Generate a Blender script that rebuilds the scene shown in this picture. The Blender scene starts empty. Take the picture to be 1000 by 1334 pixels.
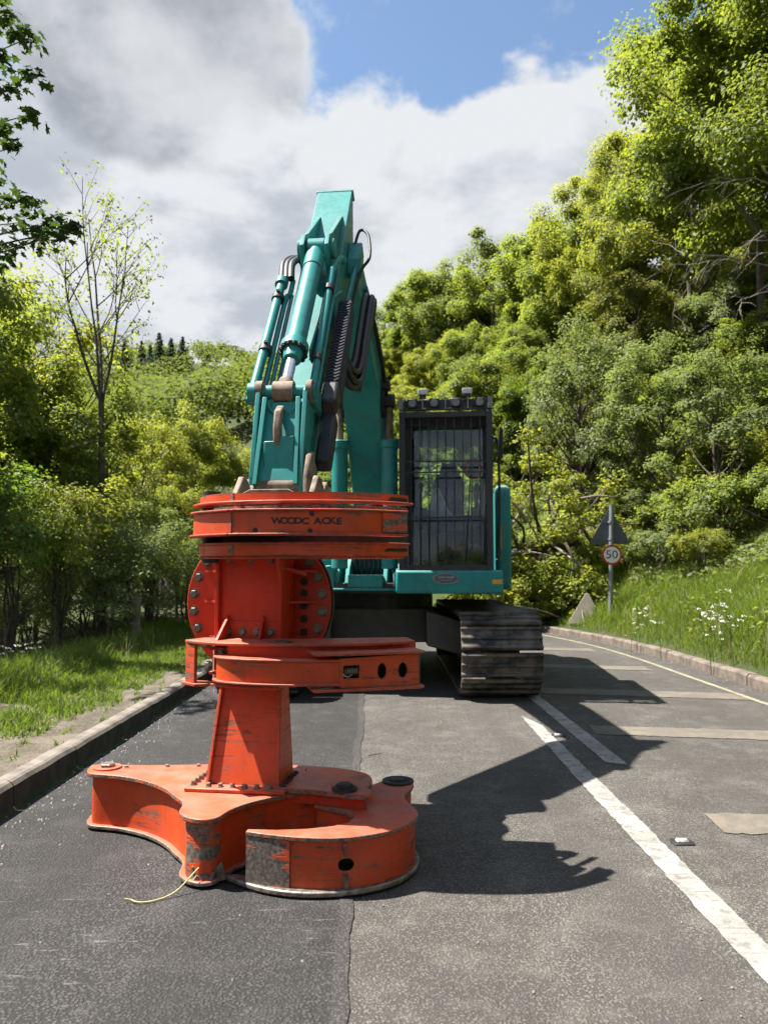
import bpy, bmesh, math, random
import numpy as np
from mathutils import Vector, Matrix

R = math.radians
scene = bpy.context.scene
col = scene.collection
RNG = np.random.default_rng(7)
random.seed(7)

# ------------------------------------------------------------------ camera
EYE = 1.4
PITCH = math.atan(74 / 1000)
cam_d = bpy.data.cameras.new('camera')
cam = bpy.data.objects.new('camera', cam_d)
col.objects.link(cam)
cam.location = (0, 0, EYE)
cam.rotation_euler = (math.pi / 2 + PITCH, 0, 0)
cam_d.sensor_fit = 'VERTICAL'
cam_d.sensor_height = 36
cam_d.lens = 36 * 1000 / 1334
cam_d.clip_start = 0.05
cam_d.clip_end = 3000
cam_d.dof.use_dof = True
cam_d.dof.focus_distance = 4.3
cam_d.dof.aperture_fstop = 3.4
scene.camera = cam

# ------------------------------------------------------------------ sun and sky
SUN_TO = Vector((-0.54, 0.06, 1.0)).normalized()        # direction towards the sun
SUN_EL = math.asin(SUN_TO.z)
sun_d = bpy.data.lights.new('sun', 'SUN')
sun_d.energy = 4.6
sun_d.angle = R(0.55)
sun_d.color = (1.0, 0.94, 0.85)
sun = bpy.data.objects.new('sun', sun_d)
col.objects.link(sun)
sun.rotation_euler = (-SUN_TO).to_track_quat('-Z', 'Y').to_euler()
sun.location = SUN_TO * 60

scene.view_settings.view_transform = 'Standard'
scene.view_settings.look = 'None'
scene.view_settings.exposure = 1.75
scene.view_settings.gamma = 1.0
scene.view_settings.use_curve_mapping = False
scene.cycles.max_bounces = 7
scene.cycles.diffuse_bounces = 4
scene.cycles.glossy_bounces = 3
scene.cycles.transmission_bounces = 5
scene.cycles.transparent_max_bounces = 6
scene.cycles.use_denoising = True
scene.cycles.use_adaptive_sampling = True
scene.cycles.adaptive_threshold = 0.03
scene.cycles.sample_clamp_indirect = 6


class NT:
    """Small helper for writing node trees."""
    def __init__(self, tree):
        self.t = tree
        self.n = tree.nodes
        self.l = tree.links

    def node(self, typ, **kw):
        nd = self.n.new(typ)
        for k, v in kw.items():
            setattr(nd, k, v)
        return nd

    def put(self, sock, v):
        if hasattr(v, 'is_output') or isinstance(v, bpy.types.NodeSocket):
            self.l.new(v, sock)
        else:
            try:
                sock.default_value = v
            except Exception:
                sock.default_value = (*v, 1.0)

    def math(self, op, a, b=None, c=None, clamp=False):
        nd = self.node('ShaderNodeMath', operation=op, use_clamp=clamp)
        self.put(nd.inputs[0], a)
        if b is not None:
            self.put(nd.inputs[1], b)
        if c is not None:
            self.put(nd.inputs[2], c)
        return nd.outputs[0]

    def vmath(self, op, a, b=None):
        nd = self.node('ShaderNodeVectorMath', operation=op)
        self.put(nd.inputs[0], a)
        if b is not None:
            self.put(nd.inputs[1], b)
        return nd.outputs['Value'] if op in ('LENGTH', 'DOT_PRODUCT', 'DISTANCE') else nd.outputs[0]

    def mix(self, f, a, b, blend='MIX'):
        nd = self.node('ShaderNodeMix', data_type='RGBA', blend_type=blend)
        self.put(nd.inputs[0], f)
        self.put(nd.inputs[6], a)
        self.put(nd.inputs[7], b)
        return nd.outputs[2]

    def noise(self, vec, scale, detail=4.0, rough=0.55, dist=0.0, out=0):
        nd = self.node('ShaderNodeTexNoise')
        self.put(nd.inputs['Vector'], vec)
        nd.inputs['Scale'].default_value = scale
        nd.inputs['Detail'].default_value = detail
        nd.inputs['Roughness'].default_value = rough
        nd.inputs['Distortion'].default_value = dist
        return nd.outputs[out]

    def voro(self, vec, scale, feature='F1', out=0, rand=1.0):
        nd = self.node('ShaderNodeTexVoronoi', feature=feature)
        self.put(nd.inputs['Vector'], vec)
        nd.inputs['Scale'].default_value = scale
        nd.inputs['Randomness'].default_value = rand
        return nd.outputs[out]

    def ramp(self, f, lo, hi, a=0.0, b=1.0, smooth=True):
        nd = self.node('ShaderNodeMapRange')
        nd.interpolation_type = 'SMOOTHSTEP' if smooth else 'LINEAR'
        self.put(nd.inputs[0], f)
        nd.inputs[1].default_value = lo
        nd.inputs[2].default_value = hi
        nd.inputs[3].default_value = a
        nd.inputs[4].default_value = b
        return nd.outputs[0]

    def scale(self, vec, s):
        nd = self.node('ShaderNodeMapping')
        self.put(nd.inputs['Vector'], vec)
        nd.inputs['Scale'].default_value = s
        return nd.outputs[0]

    def bump(self, h, strength, dist):
        nd = self.node('ShaderNodeBump')
        nd.inputs['Strength'].default_value = strength
        nd.inputs['Distance'].default_value = dist
        self.put(nd.inputs['Height'], h)
        return nd.outputs[0]


def build_world():
    w = bpy.data.worlds.new('World')
    scene.world = w
    w.use_nodes = True
    t = NT(w.node_tree)
    for n in list(t.n):
        t.n.remove(n)
    sky = t.node('ShaderNodeTexSky', sky_type='NISHITA')
    sky.sun_disc = False
    sky.sun_elevation = SUN_EL
    sky.sun_rotation = math.atan2(SUN_TO.x, SUN_TO.y)
    sky.air_density = 1.2
    sky.dust_density = 0.6
    sky.ozone_density = 2.0
    d = t.vmath('NORMALIZE', t.node('ShaderNodeTexCoord').outputs['Generated'])
    sep = t.node('ShaderNodeSeparateXYZ')
    t.put(sep.inputs[0], d)
    x, y, z = sep.outputs
    zc = t.math('MAXIMUM', z, 0.0)
    inv = t.math('DIVIDE', 1.0, t.math('ADD', zc, 0.22))
    comb = t.node('ShaderNodeCombineXYZ')
    t.put(comb.inputs[0], t.math('MULTIPLY', x, inv))
    t.put(comb.inputs[1], t.math('MULTIPLY', y, inv))
    comb.inputs[2].default_value = 3.7
    p = comb.outputs[0]
    n1 = t.noise(p, 2.9, 8.0, 0.55, 0.35)
    n2 = t.noise(t.vmath('ADD', p, (4.1, 1.3, 2.2)), 6.0, 8.0, 0.55, 0.2)
    n3 = t.noise(t.vmath('ADD', p, (9.1, 5.3, 0.4)), 1.1, 5.0, 0.5)
    nd3 = t.noise(t.vmath('ADD', d, (2.2, 0.7, 5.0)), 5.2, 8.0, 0.55, 0.2)
    # a broad bank of cloud up to about 32 degrees above the horizon, its top edge billowing
    top = t.math('ADD', t.math('MULTIPLY', t.math('SUBTRACT', n2, 0.5), 0.16),
                 t.math('MULTIPLY', t.math('SUBTRACT', nd3, 0.5), 0.26))
    bank = t.ramp(t.math('SUBTRACT', t.math('ADD', 0.552, top), z), -0.010, 0.024)
    # looser clouds over the rest of the sky, one of them the grey one in view
    c0 = Vector((-0.31, 1.0, 0.70)).normalized()
    off = t.vmath('SUBTRACT', d, tuple(c0))
    off = t.vmath('MULTIPLY', off, (1.1, 1.1, 2.1))
    wob = t.node('ShaderNodeTexNoise')
    t.put(wob.inputs['Vector'], t.vmath('ADD', d, (7.7, 0.0, 1.0)))
    wob.inputs['Scale'].default_value = 6.5
    wob.inputs['Detail'].default_value = 7.0
    wv = t.vmath('MULTIPLY', t.vmath('SUBTRACT', wob.outputs[1], (0.5, 0.5, 0.5)), (0.34, 0.34, 0.34))
    rad = t.vmath('LENGTH', t.vmath('ADD', off, wv))
    grey = t.ramp(rad, 0.225, 0.185)
    loose = t.math('MULTIPLY', t.ramp(n3, 0.50, 0.62), t.ramp(z, 0.64, 0.74))  # high cloud cover out of view widened to add fill light
    mask = t.math('MAXIMUM', t.math('MAXIMUM', bank, grey), loose)
    wisp = t.math('MULTIPLY', t.ramp(t.noise(t.vmath('ADD', d, (1, 4, 2)), 9.0, 6.0, 0.6), 0.56, 0.72), 0.45)
    mask = t.math('MAXIMUM', mask, t.math('MULTIPLY', wisp, t.ramp(z, 0.45, 0.55)))
    # cloud brightness: bright sunlit tops, greyer bases
    shade = t.math('ADD', t.math('MULTIPLY', n1, 0.70), t.math('MULTIPLY', n2, 0.62))
    bright = t.ramp(shade, 0.53, 0.78)
    edge = t.ramp(t.math('SUBTRACT', t.math('ADD', 0.552, top), z), 0.015, 0.08, 1.0, 0.0)
    bright = t.math('ADD', bright, t.math('MULTIPLY', edge, 0.32), clamp=True)
    ccol = t.mix(bright, (2.25, 2.48, 2.78), (3.65, 3.75, 3.88))
    core = t.math('MULTIPLY', t.ramp(rad, 0.225, 0.165), t.ramp(t.math('ADD', t.math('MULTIPLY', wob.outputs[0], 0.6), t.math('MULTIPLY', n2, 0.4)), 0.36, 0.64, 1.0, 0.25))
    ccol = t.mix(t.math('MULTIPLY', core, 0.75), ccol, (1.08, 1.22, 1.45))
    skyc = t.mix(1.0, sky.outputs[0], (0.78, 0.80, 0.80), 'MULTIPLY')
    full = t.mix(mask, skyc, ccol)
    bg = t.node('ShaderNodeBackground')
    t.put(bg.inputs[0], full)
    bg.inputs[1].default_value = 0.068
    out = t.node('ShaderNodeOutputWorld')
    t.l.new(bg.outputs[0], out.inputs[0])


build_world()


def at(px, py, Y):
    """A place seen at photo pixel (px, py), Y metres ahead (used to lay things out in metres)."""
    a, b = (px - 500) / 1000, (667 - py) / 1000
    d = Vector((a, math.cos(PITCH) - b * math.sin(PITCH), math.sin(PITCH) + b * math.cos(PITCH)))
    return Vector((0, 0, EYE)) + d * (Y / d.y)


# ------------------------------------------------------------------ materials
def new_mat(name):
    m = bpy.data.materials.new(name)
    m.use_nodes = True
    t = NT(m.node_tree)
    for n in list(t.n):
        t.n.remove(n)
    out = t.node('ShaderNodeOutputMaterial')
    return m, t, out


def principled(t, out, color, rough=0.5, metal=0.0, normal=None, spec=None):
    b = t.node('ShaderNodeBsdfPrincipled')
    t.put(b.inputs['Base Color'], color)
    t.put(b.inputs['Roughness'], rough)
    t.put(b.inputs['Metallic'], metal)
    if spec is not None:
        b.inputs['Specular IOR Level'].default_value = spec
    if normal is not None:
        t.put(b.inputs['Normal'], normal)
    t.l.new(b.outputs[0], out.inputs[0])
    return b


def obj_co(t):
    return t.node('ShaderNodeTexCoord').outputs['Object']


def paint_mat(name, base, dark, bare, wear=0.5, rough=0.42, dirt=(0.05, 0.042, 0.035), dirt_amt=0.35, edge=True, dust=0.8):
    m, t, out = new_mat(name)
    c = obj_co(t)
    big = t.noise(c, 2.3, 5, 0.6)
    fine = t.noise(c, 23.0, 6, 0.65)
    colr = t.mix(t.ramp(big, 0.3, 0.7), base, dark)
    colr = t.mix(t.math('MULTIPLY', t.ramp(fine, 0.35, 0.75), 0.22), colr, tuple(v * 0.55 for v in base))
    fade = t.math('MULTIPLY', t.ramp(t.noise(c, 4.4, 6, 0.62, 0.3), 0.48, 0.70), 0.38)
    colr = t.mix(fade, colr, tuple(0.80 * v + 0.055 for v in base))
    runs = t.math('MULTIPLY', t.ramp(t.noise(t.scale(c, (16.0, 16.0, 1.3)), 1.6, 5, 0.6), 0.54, 0.72), dirt_amt * 0.75)
    colr = t.mix(runs, colr, tuple(0.38 * v + 0.008 for v in base))
    # scuffs: long horizontal scratches through to primer
    sc = t.noise(t.scale(c, (3.0, 3.0, 46.0)), 1.5, 7, 0.68)
    where = t.ramp(t.noise(c, 3.6, 4, 0.6), 0.46, 0.60)
    scm = t.math('MULTIPLY', t.ramp(sc, 0.58 - 0.07 * wear, 0.63 - 0.05 * wear), where)
    chips = t.math('MULTIPLY', t.ramp(t.noise(c, 38.0, 5, 0.7), 0.655 - 0.03 * wear, 0.69 - 0.03 * wear), t.ramp(big, 0.42, 0.6))
    wearm = t.math('MAXIMUM', t.math('MULTIPLY', scm, 0.75), chips)
    if edge:
        bv = t.node('ShaderNodeBevel', samples=3)
        bv.inputs[0].default_value = 0.012
        geo = t.node('ShaderNodeNewGeometry')
        dt = t.vmath('DOT_PRODUCT', bv.outputs[0], geo.outputs['Normal'])
        em = t.math('MULTIPLY', t.ramp(dt, 0.985, 0.90), t.ramp(t.noise(c, 9.0, 5, 0.7), 0.38, 0.52))
        wearm = t.math('MAXIMUM', wearm, em)
    wearm = t.math('MULTIPLY', wearm, wear * 1.6, clamp=True)
    colr = t.mix(wearm, colr, t.mix(t.ramp(fine, 0.35, 0.65), bare, tuple(v * 0.35 for v in bare)))
    # greasy darkened areas, then settled road dirt
    gm = t.math('MULTIPLY', t.ramp(t.noise(t.scale(c, (1.0, 1.0, 0.45)), 3.1, 6, 0.6, 0.5), 0.50, 0.70), dirt_amt * 0.8)
    colr = t.mix(gm, colr, tuple(0.32 * v + 0.012 for v in base))
    dm = t.math('MULTIPLY', t.ramp(t.noise(c, 5.0, 8, 0.68), 0.50, 0.74), dirt_amt)
    colr = t.mix(dm, colr, dirt)
    # pale dust lying on upward faces
    up = t.node('ShaderNodeSeparateXYZ')
    t.put(up.inputs[0], t.node('ShaderNodeNewGeometry').outputs['True Normal'])
    du = t.math('MULTIPLY', t.ramp(up.outputs[2], 0.55, 0.95), t.ramp(t.noise(c, 6.0, 7, 0.62), 0.30, 0.70, 0.15, 0.52))
    colr = t.mix(t.math('MULTIPLY', du, dust), colr, (0.34, 0.26, 0.21))
    rg = t.math('ADD', t.math('MULTIPLY', fine, 0.3), t.math('ADD', t.math('MULTIPLY', wearm, 0.25), rough - 0.12))
    nrm = t.bump(t.math('ADD', t.math('MULTIPLY', big, 0.6), t.math('MULTIPLY', wearm, -0.25)), 0.25, 0.006)
    principled(t, out, colr, rg, 0.0, nrm, 0.4)
    return m


def plain_mat(name, color, rough=0.6, metal=0.0, var=0.35, scale=12.0, bump=0.15, spec=None, second=None):
    m, t, out = new_mat(name)
    c = obj_co(t)
    n = t.noise(c, scale, 6, 0.6)
    c2 = second if second is not None else tuple(v * (1 - var) for v in color)
    colr = t.mix(t.ramp(n, 0.35, 0.68), color, c2)
    rg = t.math('ADD', t.math('MULTIPLY', n, 0.24), rough - 0.12)
    principled(t, out, colr, rg, metal, t.bump(n, bump, 0.004) if bump else None, spec)
    return m


def leaf_mat(name, c1, c2, trans, rough=0.5, tw=0.4):
    tw = tw + 0.12
    rough = rough + 0.1
    m, t, out = new_mat(name)
    geo = t.node('ShaderNodeNewGeometry')
    oi = t.node('ShaderNodeObjectInfo')
    r = geo.outputs['Random Per Island']
    pos = geo.outputs['Position']
    patch = t.ramp(t.noise(pos, 0.55, 3, 0.5), 0.35, 0.65)
    f = t.math('ADD', t.math('MULTIPLY', r, 0.5), t.math('ADD', t.math('MULTIPLY', patch, 0.35),
               t.math('MULTIPLY', oi.outputs['Random'], 0.3)), clamp=True)
    colr = t.mix(f, c1, c2)
    tc = t.mix(f, trans, tuple(v * 0.6 for v in trans))
    dif = t.node('ShaderNodeBsdfDiffuse')
    t.put(dif.inputs[0], colr)
    tr = t.node('ShaderNodeBsdfTranslucent')
    t.put(tr.inputs[0], tc)
    gl = t.node('ShaderNodeBsdfGlossy')
    gl.inputs[0].default_value = (0.75, 0.8, 0.8, 1)
    gl.inputs[1].default_value = rough
    m1 = t.node('ShaderNodeMixShader')
    m1.inputs[0].default_value = tw
    t.l.new(dif.outputs[0], m1.inputs[1])
    t.l.new(tr.outputs[0], m1.inputs[2])
    m2 = t.node('ShaderNodeMixShader')
    m2.inputs[0].default_value = 0.03
    t.l.new(m1.outputs[0], m2.inputs[1])
    t.l.new(gl.outputs[0], m2.inputs[2])
    t.l.new(m2.outputs[0], out.inputs[0])
    return m


def asphalt_mat(name, stone_a, stone_b, binder, streaks=0.0, grain=85.0, rough=0.85, bump=0.6, coarse=0.5):
    m, t, out = new_mat(name)
    c = obj_co(t)
    cc = t.vmath('ADD', c, t.vmath('MULTIPLY', t.noise(c, 40.0, 2, 0.5, out=1), (0.003, 0.003, 0.0)))
    v = t.node('ShaderNodeTexVoronoi', feature='F1')
    t.put(v.inputs['Vector'], cc)
    v.inputs['Scale'].default_value = grain
    sepc = t.node('ShaderNodeSeparateColor')
    t.put(sepc.inputs[0], v.outputs['Color'])
    f = sepc.outputs[0]
    v2 = t.node('ShaderNodeTexVoronoi', feature='F1')
    t.put(v2.inputs['Vector'], t.vmath('ADD', c, (3.3, 1.7, 0.0)))
    v2.inputs['Scale'].default_value = grain * 1.9
    sep2 = t.node('ShaderNodeSeparateColor')
    t.put(sep2.inputs[0], v2.outputs['Color'])
    f = t.math('ADD', t.math('MULTIPLY', f, 0.6), t.math('MULTIPLY', sep2.outputs[0], 0.4))
    st = t.mix(t.ramp(f, 0.12, 0.88), stone_a, stone_b)
    gap = t.ramp(v.outputs['Distance'], 0.38, 0.68)
    keep = t.ramp(sepc.outputs[1], 0.12, 0.3)
    colr = t.mix(t.math('MAXIMUM', gap, t.math('SUBTRACT', 1.0, keep)), st, binder)
    bigm = t.noise(c, 0.55, 5, 0.6)
    mid = t.noise(c, 4.0, 5, 0.65)
    colr = t.mix(t.math('MULTIPLY', t.ramp(bigm, 0.38, 0.66), 0.42), colr, tuple(0.55 * v for v in binder))
    colr = t.mix(t.math('MULTIPLY', t.ramp(mid, 0.45, 0.75), 0.30), colr, tuple(1.25 * v for v in stone_b))
    spots = t.math('MULTIPLY', t.ramp(t.noise(c, 1.7, 7, 0.7, 0.6), 0.56, 0.68), 0.45)
    colr = t.mix(spots, colr, tuple(0.7 * v for v in binder))
    # wheel-track polish and tar runs along the road
    run = t.noise(t.scale(c, (1.6, 0.05, 1.0)), 1.0, 4, 0.5)
    colr = t.mix(t.math('MULTIPLY', t.ramp(run, 0.45, 0.62), 0.45), colr, binder)
    if streaks:
        sk = t.noise(t.scale(c, (3.0, 26.0, 1.0)), 1.7, 6, 0.62, 0.3)
        wh = t.ramp(t.noise(c, 1.2, 3, 0.5), 0.44, 0.58)
        skm = t.math('MULTIPLY', t.math('MULTIPLY', t.ramp(sk, 0.605, 0.68), wh), streaks)
        colr = t.mix(skm, colr, (0.42, 0.41, 0.39))
    h = t.math('ADD', t.math('MULTIPLY', t.math('MULTIPLY', t.math('SUBTRACT', 1.0, gap), keep), 0.7), t.math('MULTIPLY', t.noise(c, 230.0, 2), 0.4))
    h = t.math('ADD', h, t.math('MULTIPLY', mid, 0.5))
    principled(t, out, colr, rough, 0.0, t.bump(h, bump, 0.005), 0.35)
    return m


def worn_mat(name='worn_through_paint', lo=0.44, hi=0.50, bare=(0.075, 0.062, 0.052), sc=5.0):
    """Orange paint rubbed through to dark primer and bare metal in long smears."""
    m, t, out = new_mat(name)
    c = obj_co(t)
    a = t.noise(t.scale(c, (2.5, 2.5, 14.0)), sc * 0.4, 8, 0.68, 0.4)
    b = t.noise(c, sc, 7, 0.7)
    f = t.ramp(t.math('ADD', t.math('MULTIPLY', a, 0.6), t.math('MULTIPLY', b, 0.4)), lo, hi)
    metal = t.mix(t.ramp(t.noise(c, 60.0, 5, 0.7), 0.4, 0.65), bare, tuple(2.6 * v for v in bare))
    colr = t.mix(f, (0.56, 0.062, 0.014), metal)
    principled(t, out, colr, 0.55, 0.0, t.bump(t.math('SUBTRACT', b, f), 0.35, 0.004), 0.35)
    return m


M = {}
M['orange'] = paint_mat('orange_paint', (0.57, 0.066, 0.010), (0.46, 0.045, 0.008), (0.14, 0.10, 0.075), 0.70, 0.42, (0.12, 0.065, 0.042), 0.38)
M['red'] = paint_mat('bounce_reddened_orange_paint', (0.56, 0.036, 0.008), (0.46, 0.027, 0.007), (0.10, 0.04, 0.025), 0.35, 0.36, (0.10, 0.03, 0.02), 0.25)  # orange paint with the red of bounced light put into its colour
M['worn'] = worn_mat()
M['edge'] = worn_mat('chipped_plate_edge', 0.43, 0.50, (0.085, 0.06, 0.045), 14.0)
M['teal'] = paint_mat('teal_paint', (0.011, 0.238, 0.230), (0.009, 0.190, 0.186), (0.10, 0.085, 0.06), 0.34, 0.38, (0.10, 0.095, 0.075), 0.42)
M['steel'] = plain_mat('worn_steel', (0.20, 0.19, 0.175), 0.42, 0.7, 0.5, 18.0, 0.3, second=(0.10, 0.075, 0.055))
M['mudsteel'] = plain_mat('muddy_steel', (0.215, 0.170, 0.130), 0.8, 0.0, 0.5, 14.0, 0.5, second=(0.085, 0.062, 0.046))
M['blade'] = plain_mat('blade_edge_steel', (0.30, 0.27, 0.235), 0.42, 0.55, 0.5, 26.0, 0.4, second=(0.12, 0.085, 0.065))
M['chrome'] = plain_mat('chromed_rod', (0.62, 0.63, 0.68), 0.22, 1.0, 0.1, 6.0, 0.0)
M['dark'] = plain_mat('dark_machine_metal', (0.022, 0.023, 0.025), 0.6, 0.1, 0.4, 9.0, 0.2)
M['greyframe'] = plain_mat('grey_chassis_paint', (0.040, 0.045, 0.052), 0.55, 0.0, 0.45, 7.0, 0.2, second=(0.07, 0.065, 0.055))
M['track'] = plain_mat('dusty_track_steel', (0.018, 0.0165, 0.015), 0.5, 0.15, 0.4, 5.5, 0.6, second=(0.13, 0.110, 0.090))
M['trackside'] = plain_mat('muddy_track_frame', (0.10, 0.075, 0.055), 0.8, 0.0, 0.5, 8.0, 0.6, second=(0.045, 0.036, 0.028))
M['guard'] = plain_mat('cab_guard_paint', (0.019, 0.022, 0.032), 0.42, 0.0, 0.3, 8.0, 0.1)
M['rubber'] = plain_mat('black_rubber', (0.012, 0.012, 0.013), 0.5, 0.0, 0.4, 20.0, 0.2)
M['sleeve'] = plain_mat('navy_hose_sleeve', (0.022, 0.025, 0.042), 0.85, 0.0, 0.3, 30.0, 0.2)
M['seat'] = plain_mat('seat_cloth', (0.075, 0.092, 0.15), 0.9, 0.0, 0.3, 30.0, 0.2)
M['jacket'] = plain_mat('pale_jacket', (0.55, 0.60, 0.64), 0.9, 0.0, 0.3, 9.0, 0.2)
M['redplastic'] = plain_mat('red_plastic', (0.42, 0.030, 0.025), 0.45, 0.0, 0.2, 9.0, 0.05)
M['lamp'] = plain_mat('lamp_lens', (0.55, 0.56, 0.56), 0.12, 0.2, 0.3, 40.0, 0.1)
M['studpad'] = plain_mat('dirty_stud_rubber', (0.42, 0.41, 0.38), 0.7, 0.0, 0.6, 40.0, 0.3, second=(0.10, 0.095, 0.09))
M['white'] = plain_mat('white_sign_face', (0.78, 0.78, 0.76), 0.4, 0.0, 0.12, 8.0, 0.02)
M['signred'] = plain_mat('sign_red', (0.50, 0.020, 0.025), 0.4, 0.0, 0.15, 8.0, 0.02)
M['black'] = plain_mat('black_lettering_and_hole_shade', (0.012, 0.011, 0.010), 0.6, 0.0, 0.3, 30.0, 0.0)
M['galv'] = plain_mat('galvanised_pole', (0.27, 0.29, 0.31), 0.5, 0.4, 0.25, 14.0, 0.1)
M['signback'] = plain_mat('grey_sign_back', (0.085, 0.105, 0.118), 0.6, 0.1, 0.2, 6.0, 0.05)
M['tempback'] = plain_mat('dusty_beige_sign_back', (0.36, 0.32, 0.255), 0.75, 0.0, 0.25, 5.0, 0.1)
M['yellow'] = plain_mat('amber_reflector', (0.55, 0.30, 0.03), 0.35, 0.0, 0.15, 8.0, 0.0)
M['plaque'] = plain_mat('silver_plaque', (0.22, 0.24, 0.25), 0.45, 0.4, 0.3, 30.0, 0.05)
M['rope'] = plain_mat('straw_yellow_twine', (0.55, 0.45, 0.20), 0.9, 0.0, 0.35, 60.0, 0.3)
M['wood'] = plain_mat('weathered_post_wood', (0.20, 0.155, 0.12), 0.9, 0.0, 0.45, 9.0, 0.7)
M['straw'] = plain_mat('dry_stalks', (0.30, 0.25, 0.14), 0.9, 0.0, 0.4, 3.0, 0.0)
M['bark'] = plain_mat('tree_bark', (0.085, 0.070, 0.055), 0.95, 0.0, 0.5, 7.0, 0.8)
M['palebark'] = plain_mat('pale_dead_branch_bark', (0.26, 0.225, 0.185), 0.95, 0.0, 0.4, 9.0, 0.5)
M['stone'] = plain_mat('grey_pebble', (0.24, 0.22, 0.20), 0.9, 0.0, 0.4, 30.0, 0.5)
M['petal'] = plain_mat('white_petals', (0.75, 0.75, 0.70), 0.8, 0.0, 0.15, 30.0, 0.0)
M['asph_old'] = asphalt_mat('old_asphalt', (0.072, 0.066, 0.060), (0.168, 0.154, 0.139), (0.052, 0.048, 0.044), 0.10, 105.0, 0.85, 0.9)
M['asph_new'] = asphalt_mat('newer_dark_asphalt', (0.032, 0.031, 0.030), (0.082, 0.079, 0.076), (0.019, 0.018, 0.018), 0.2, 88.0, 0.8, 1.0)
M['asph_seam'] = asphalt_mat('tar_seam', (0.042, 0.040, 0.038), (0.085, 0.080, 0.075), (0.028, 0.027, 0.026), 0.0, 80.0, 0.7, 0.6)


def line_mat(name, colr, wear_lo, wear_hi, under, gaps=0.45):
    m, t, out = new_mat(name)
    c = obj_co(t)
    a = t.noise(c, 11.0, 8, 0.7)
    b = t.noise(t.scale(c, (1.2, 16.0, 1.0)), 2.2, 5, 0.6)
    w = t.math('MAXIMUM', t.ramp(a, wear_lo, wear_hi), t.ramp(b, wear_lo + 0.04, wear_hi + 0.05))
    g = t.voro(c, 95.0)
    w = t.math('MULTIPLY', w, t.ramp(g, 0.1, 0.45, 1.0, 0.6))
    w = t.math('MAXIMUM', w, t.math('MULTIPLY', t.ramp(g, 0.36, 0.62), t.math('MULTIPLY', t.ramp(t.noise(c, 2.6, 5, 0.6), 0.35, 0.65), gaps)))
    cc = t.mix(t.ramp(t.noise(c, 3.0, 4, 0.6), 0.35, 0.7), colr, tuple(0.72 * v for v in colr))
    principled(t, out, t.mix(w, cc, under), 0.75, 0.0, t.bump(t.math('SUBTRACT', t.math('MULTIPLY', g, 0.5), w), 0.4, 0.004), 0.3)
    return m


M['line'] = line_mat('worn_white_line', (0.31, 0.302, 0.282), 0.50, 0.60, (0.10, 0.093, 0.085))
M['bar'] = line_mat('faded_buff_bar', (0.175, 0.150, 0.118), 0.40, 0.60, (0.095, 0.088, 0.080), 1.0)
M['yline'] = line_mat('worn_yellow_line', (0.29, 0.27, 0.175), 0.50, 0.62, (0.10, 0.092, 0.083))
M['kerb'] = plain_mat('concrete_kerb', (0.19, 0.165, 0.140), 0.9, 0.0, 0.45, 6.0, 0.5, second=(0.10, 0.085, 0.07))
M['kerb_face'] = plain_mat('shade_dark_kerb_face', (0.030, 0.027, 0.024), 0.9, 0.0, 0.5, 9.0, 0.5, second=(0.062, 0.053, 0.045))  # shade of the road-facing side put into the kerb colour
M['kerb_dirty'] = plain_mat('dirty_brown_kerb', (0.165, 0.135, 0.112), 0.9, 0.0, 0.45, 6.0, 0.6, second=(0.09, 0.07, 0.056))


def ground_mat(name, a, b, c3, scale):
    m, t, out = new_mat(name)
    c = obj_co(t)
    n = t.noise(c, scale, 8, 0.65)
    n2 = t.noise(c, scale * 9, 6, 0.7)
    colr = t.mix(t.ramp(n, 0.38, 0.62), a, b)
    colr = t.mix(t.math('MULTIPLY', t.ramp(n2, 0.45, 0.7), 0.7), colr, c3)
    h = t.math('ADD', n2, t.math('MULTIPLY', t.voro(c, scale * 22), 0.5))
    principled(t, out, colr, 0.95, 0.0, t.bump(h, 0.7, 0.03), 0.2)
    return m


M['path'] = ground_mat('trodden_path', (0.15, 0.125, 0.098), (0.08, 0.07, 0.05), (0.20, 0.175, 0.145), 3.4)
M['soil'] = ground_mat('woodland_floor', (0.040, 0.045, 0.016), (0.030, 0.050, 0.014), (0.075, 0.062, 0.038), 0.8)
M['leaf_syc'] = leaf_mat('sycamore_leaves', (0.042, 0.080, 0.013), (0.078, 0.122, 0.018), (0.25, 0.40, 0.035), 0.45, 0.42)
M['leaf_over'] = leaf_mat('shaded_sycamore_leaves', (0.024, 0.050, 0.012), (0.044, 0.076, 0.016), (0.10, 0.18, 0.022), 0.45, 0.28)  # darker copy of the sycamore leaves, silhouette shade put into the colour
M['leaf_lime'] = leaf_mat('fresh_yellow_green_leaves', (0.112, 0.150, 0.015), (0.172, 0.190, 0.026), (0.47, 0.51, 0.050), 0.5, 0.44)
M['leaf_mid'] = leaf_mat('mid_green_leaves', (0.080, 0.122, 0.016), (0.132, 0.162, 0.026), (0.39, 0.47, 0.050), 0.5, 0.42)
M['leaf_grey'] = leaf_mat('grey_green_leaves', (0.100, 0.128, 0.042), (0.155, 0.175, 0.070), (0.32, 0.41, 0.08), 0.5, 0.36)
M['leaf_dark'] = leaf_mat('dark_green_leaves', (0.052, 0.085, 0.012), (0.085, 0.120, 0.016), (0.28, 0.38, 0.024), 0.45, 0.38)
M['leaf_olive'] = leaf_mat('olive_spring_leaves', (0.095, 0.108, 0.024), (0.140, 0.138, 0.036), (0.32, 0.35, 0.045), 0.5, 0.38)
M['leaf_conifer'] = leaf_mat('conifer_needles', (0.020, 0.040, 0.024), (0.036, 0.060, 0.036), (0.05, 0.09, 0.04), 0.6, 0.2)
M['grass'] = leaf_mat('fresh_grass', (0.076, 0.130, 0.013), (0.132, 0.172, 0.024), (0.36, 0.50, 0.035), 0.4, 0.40)
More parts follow.
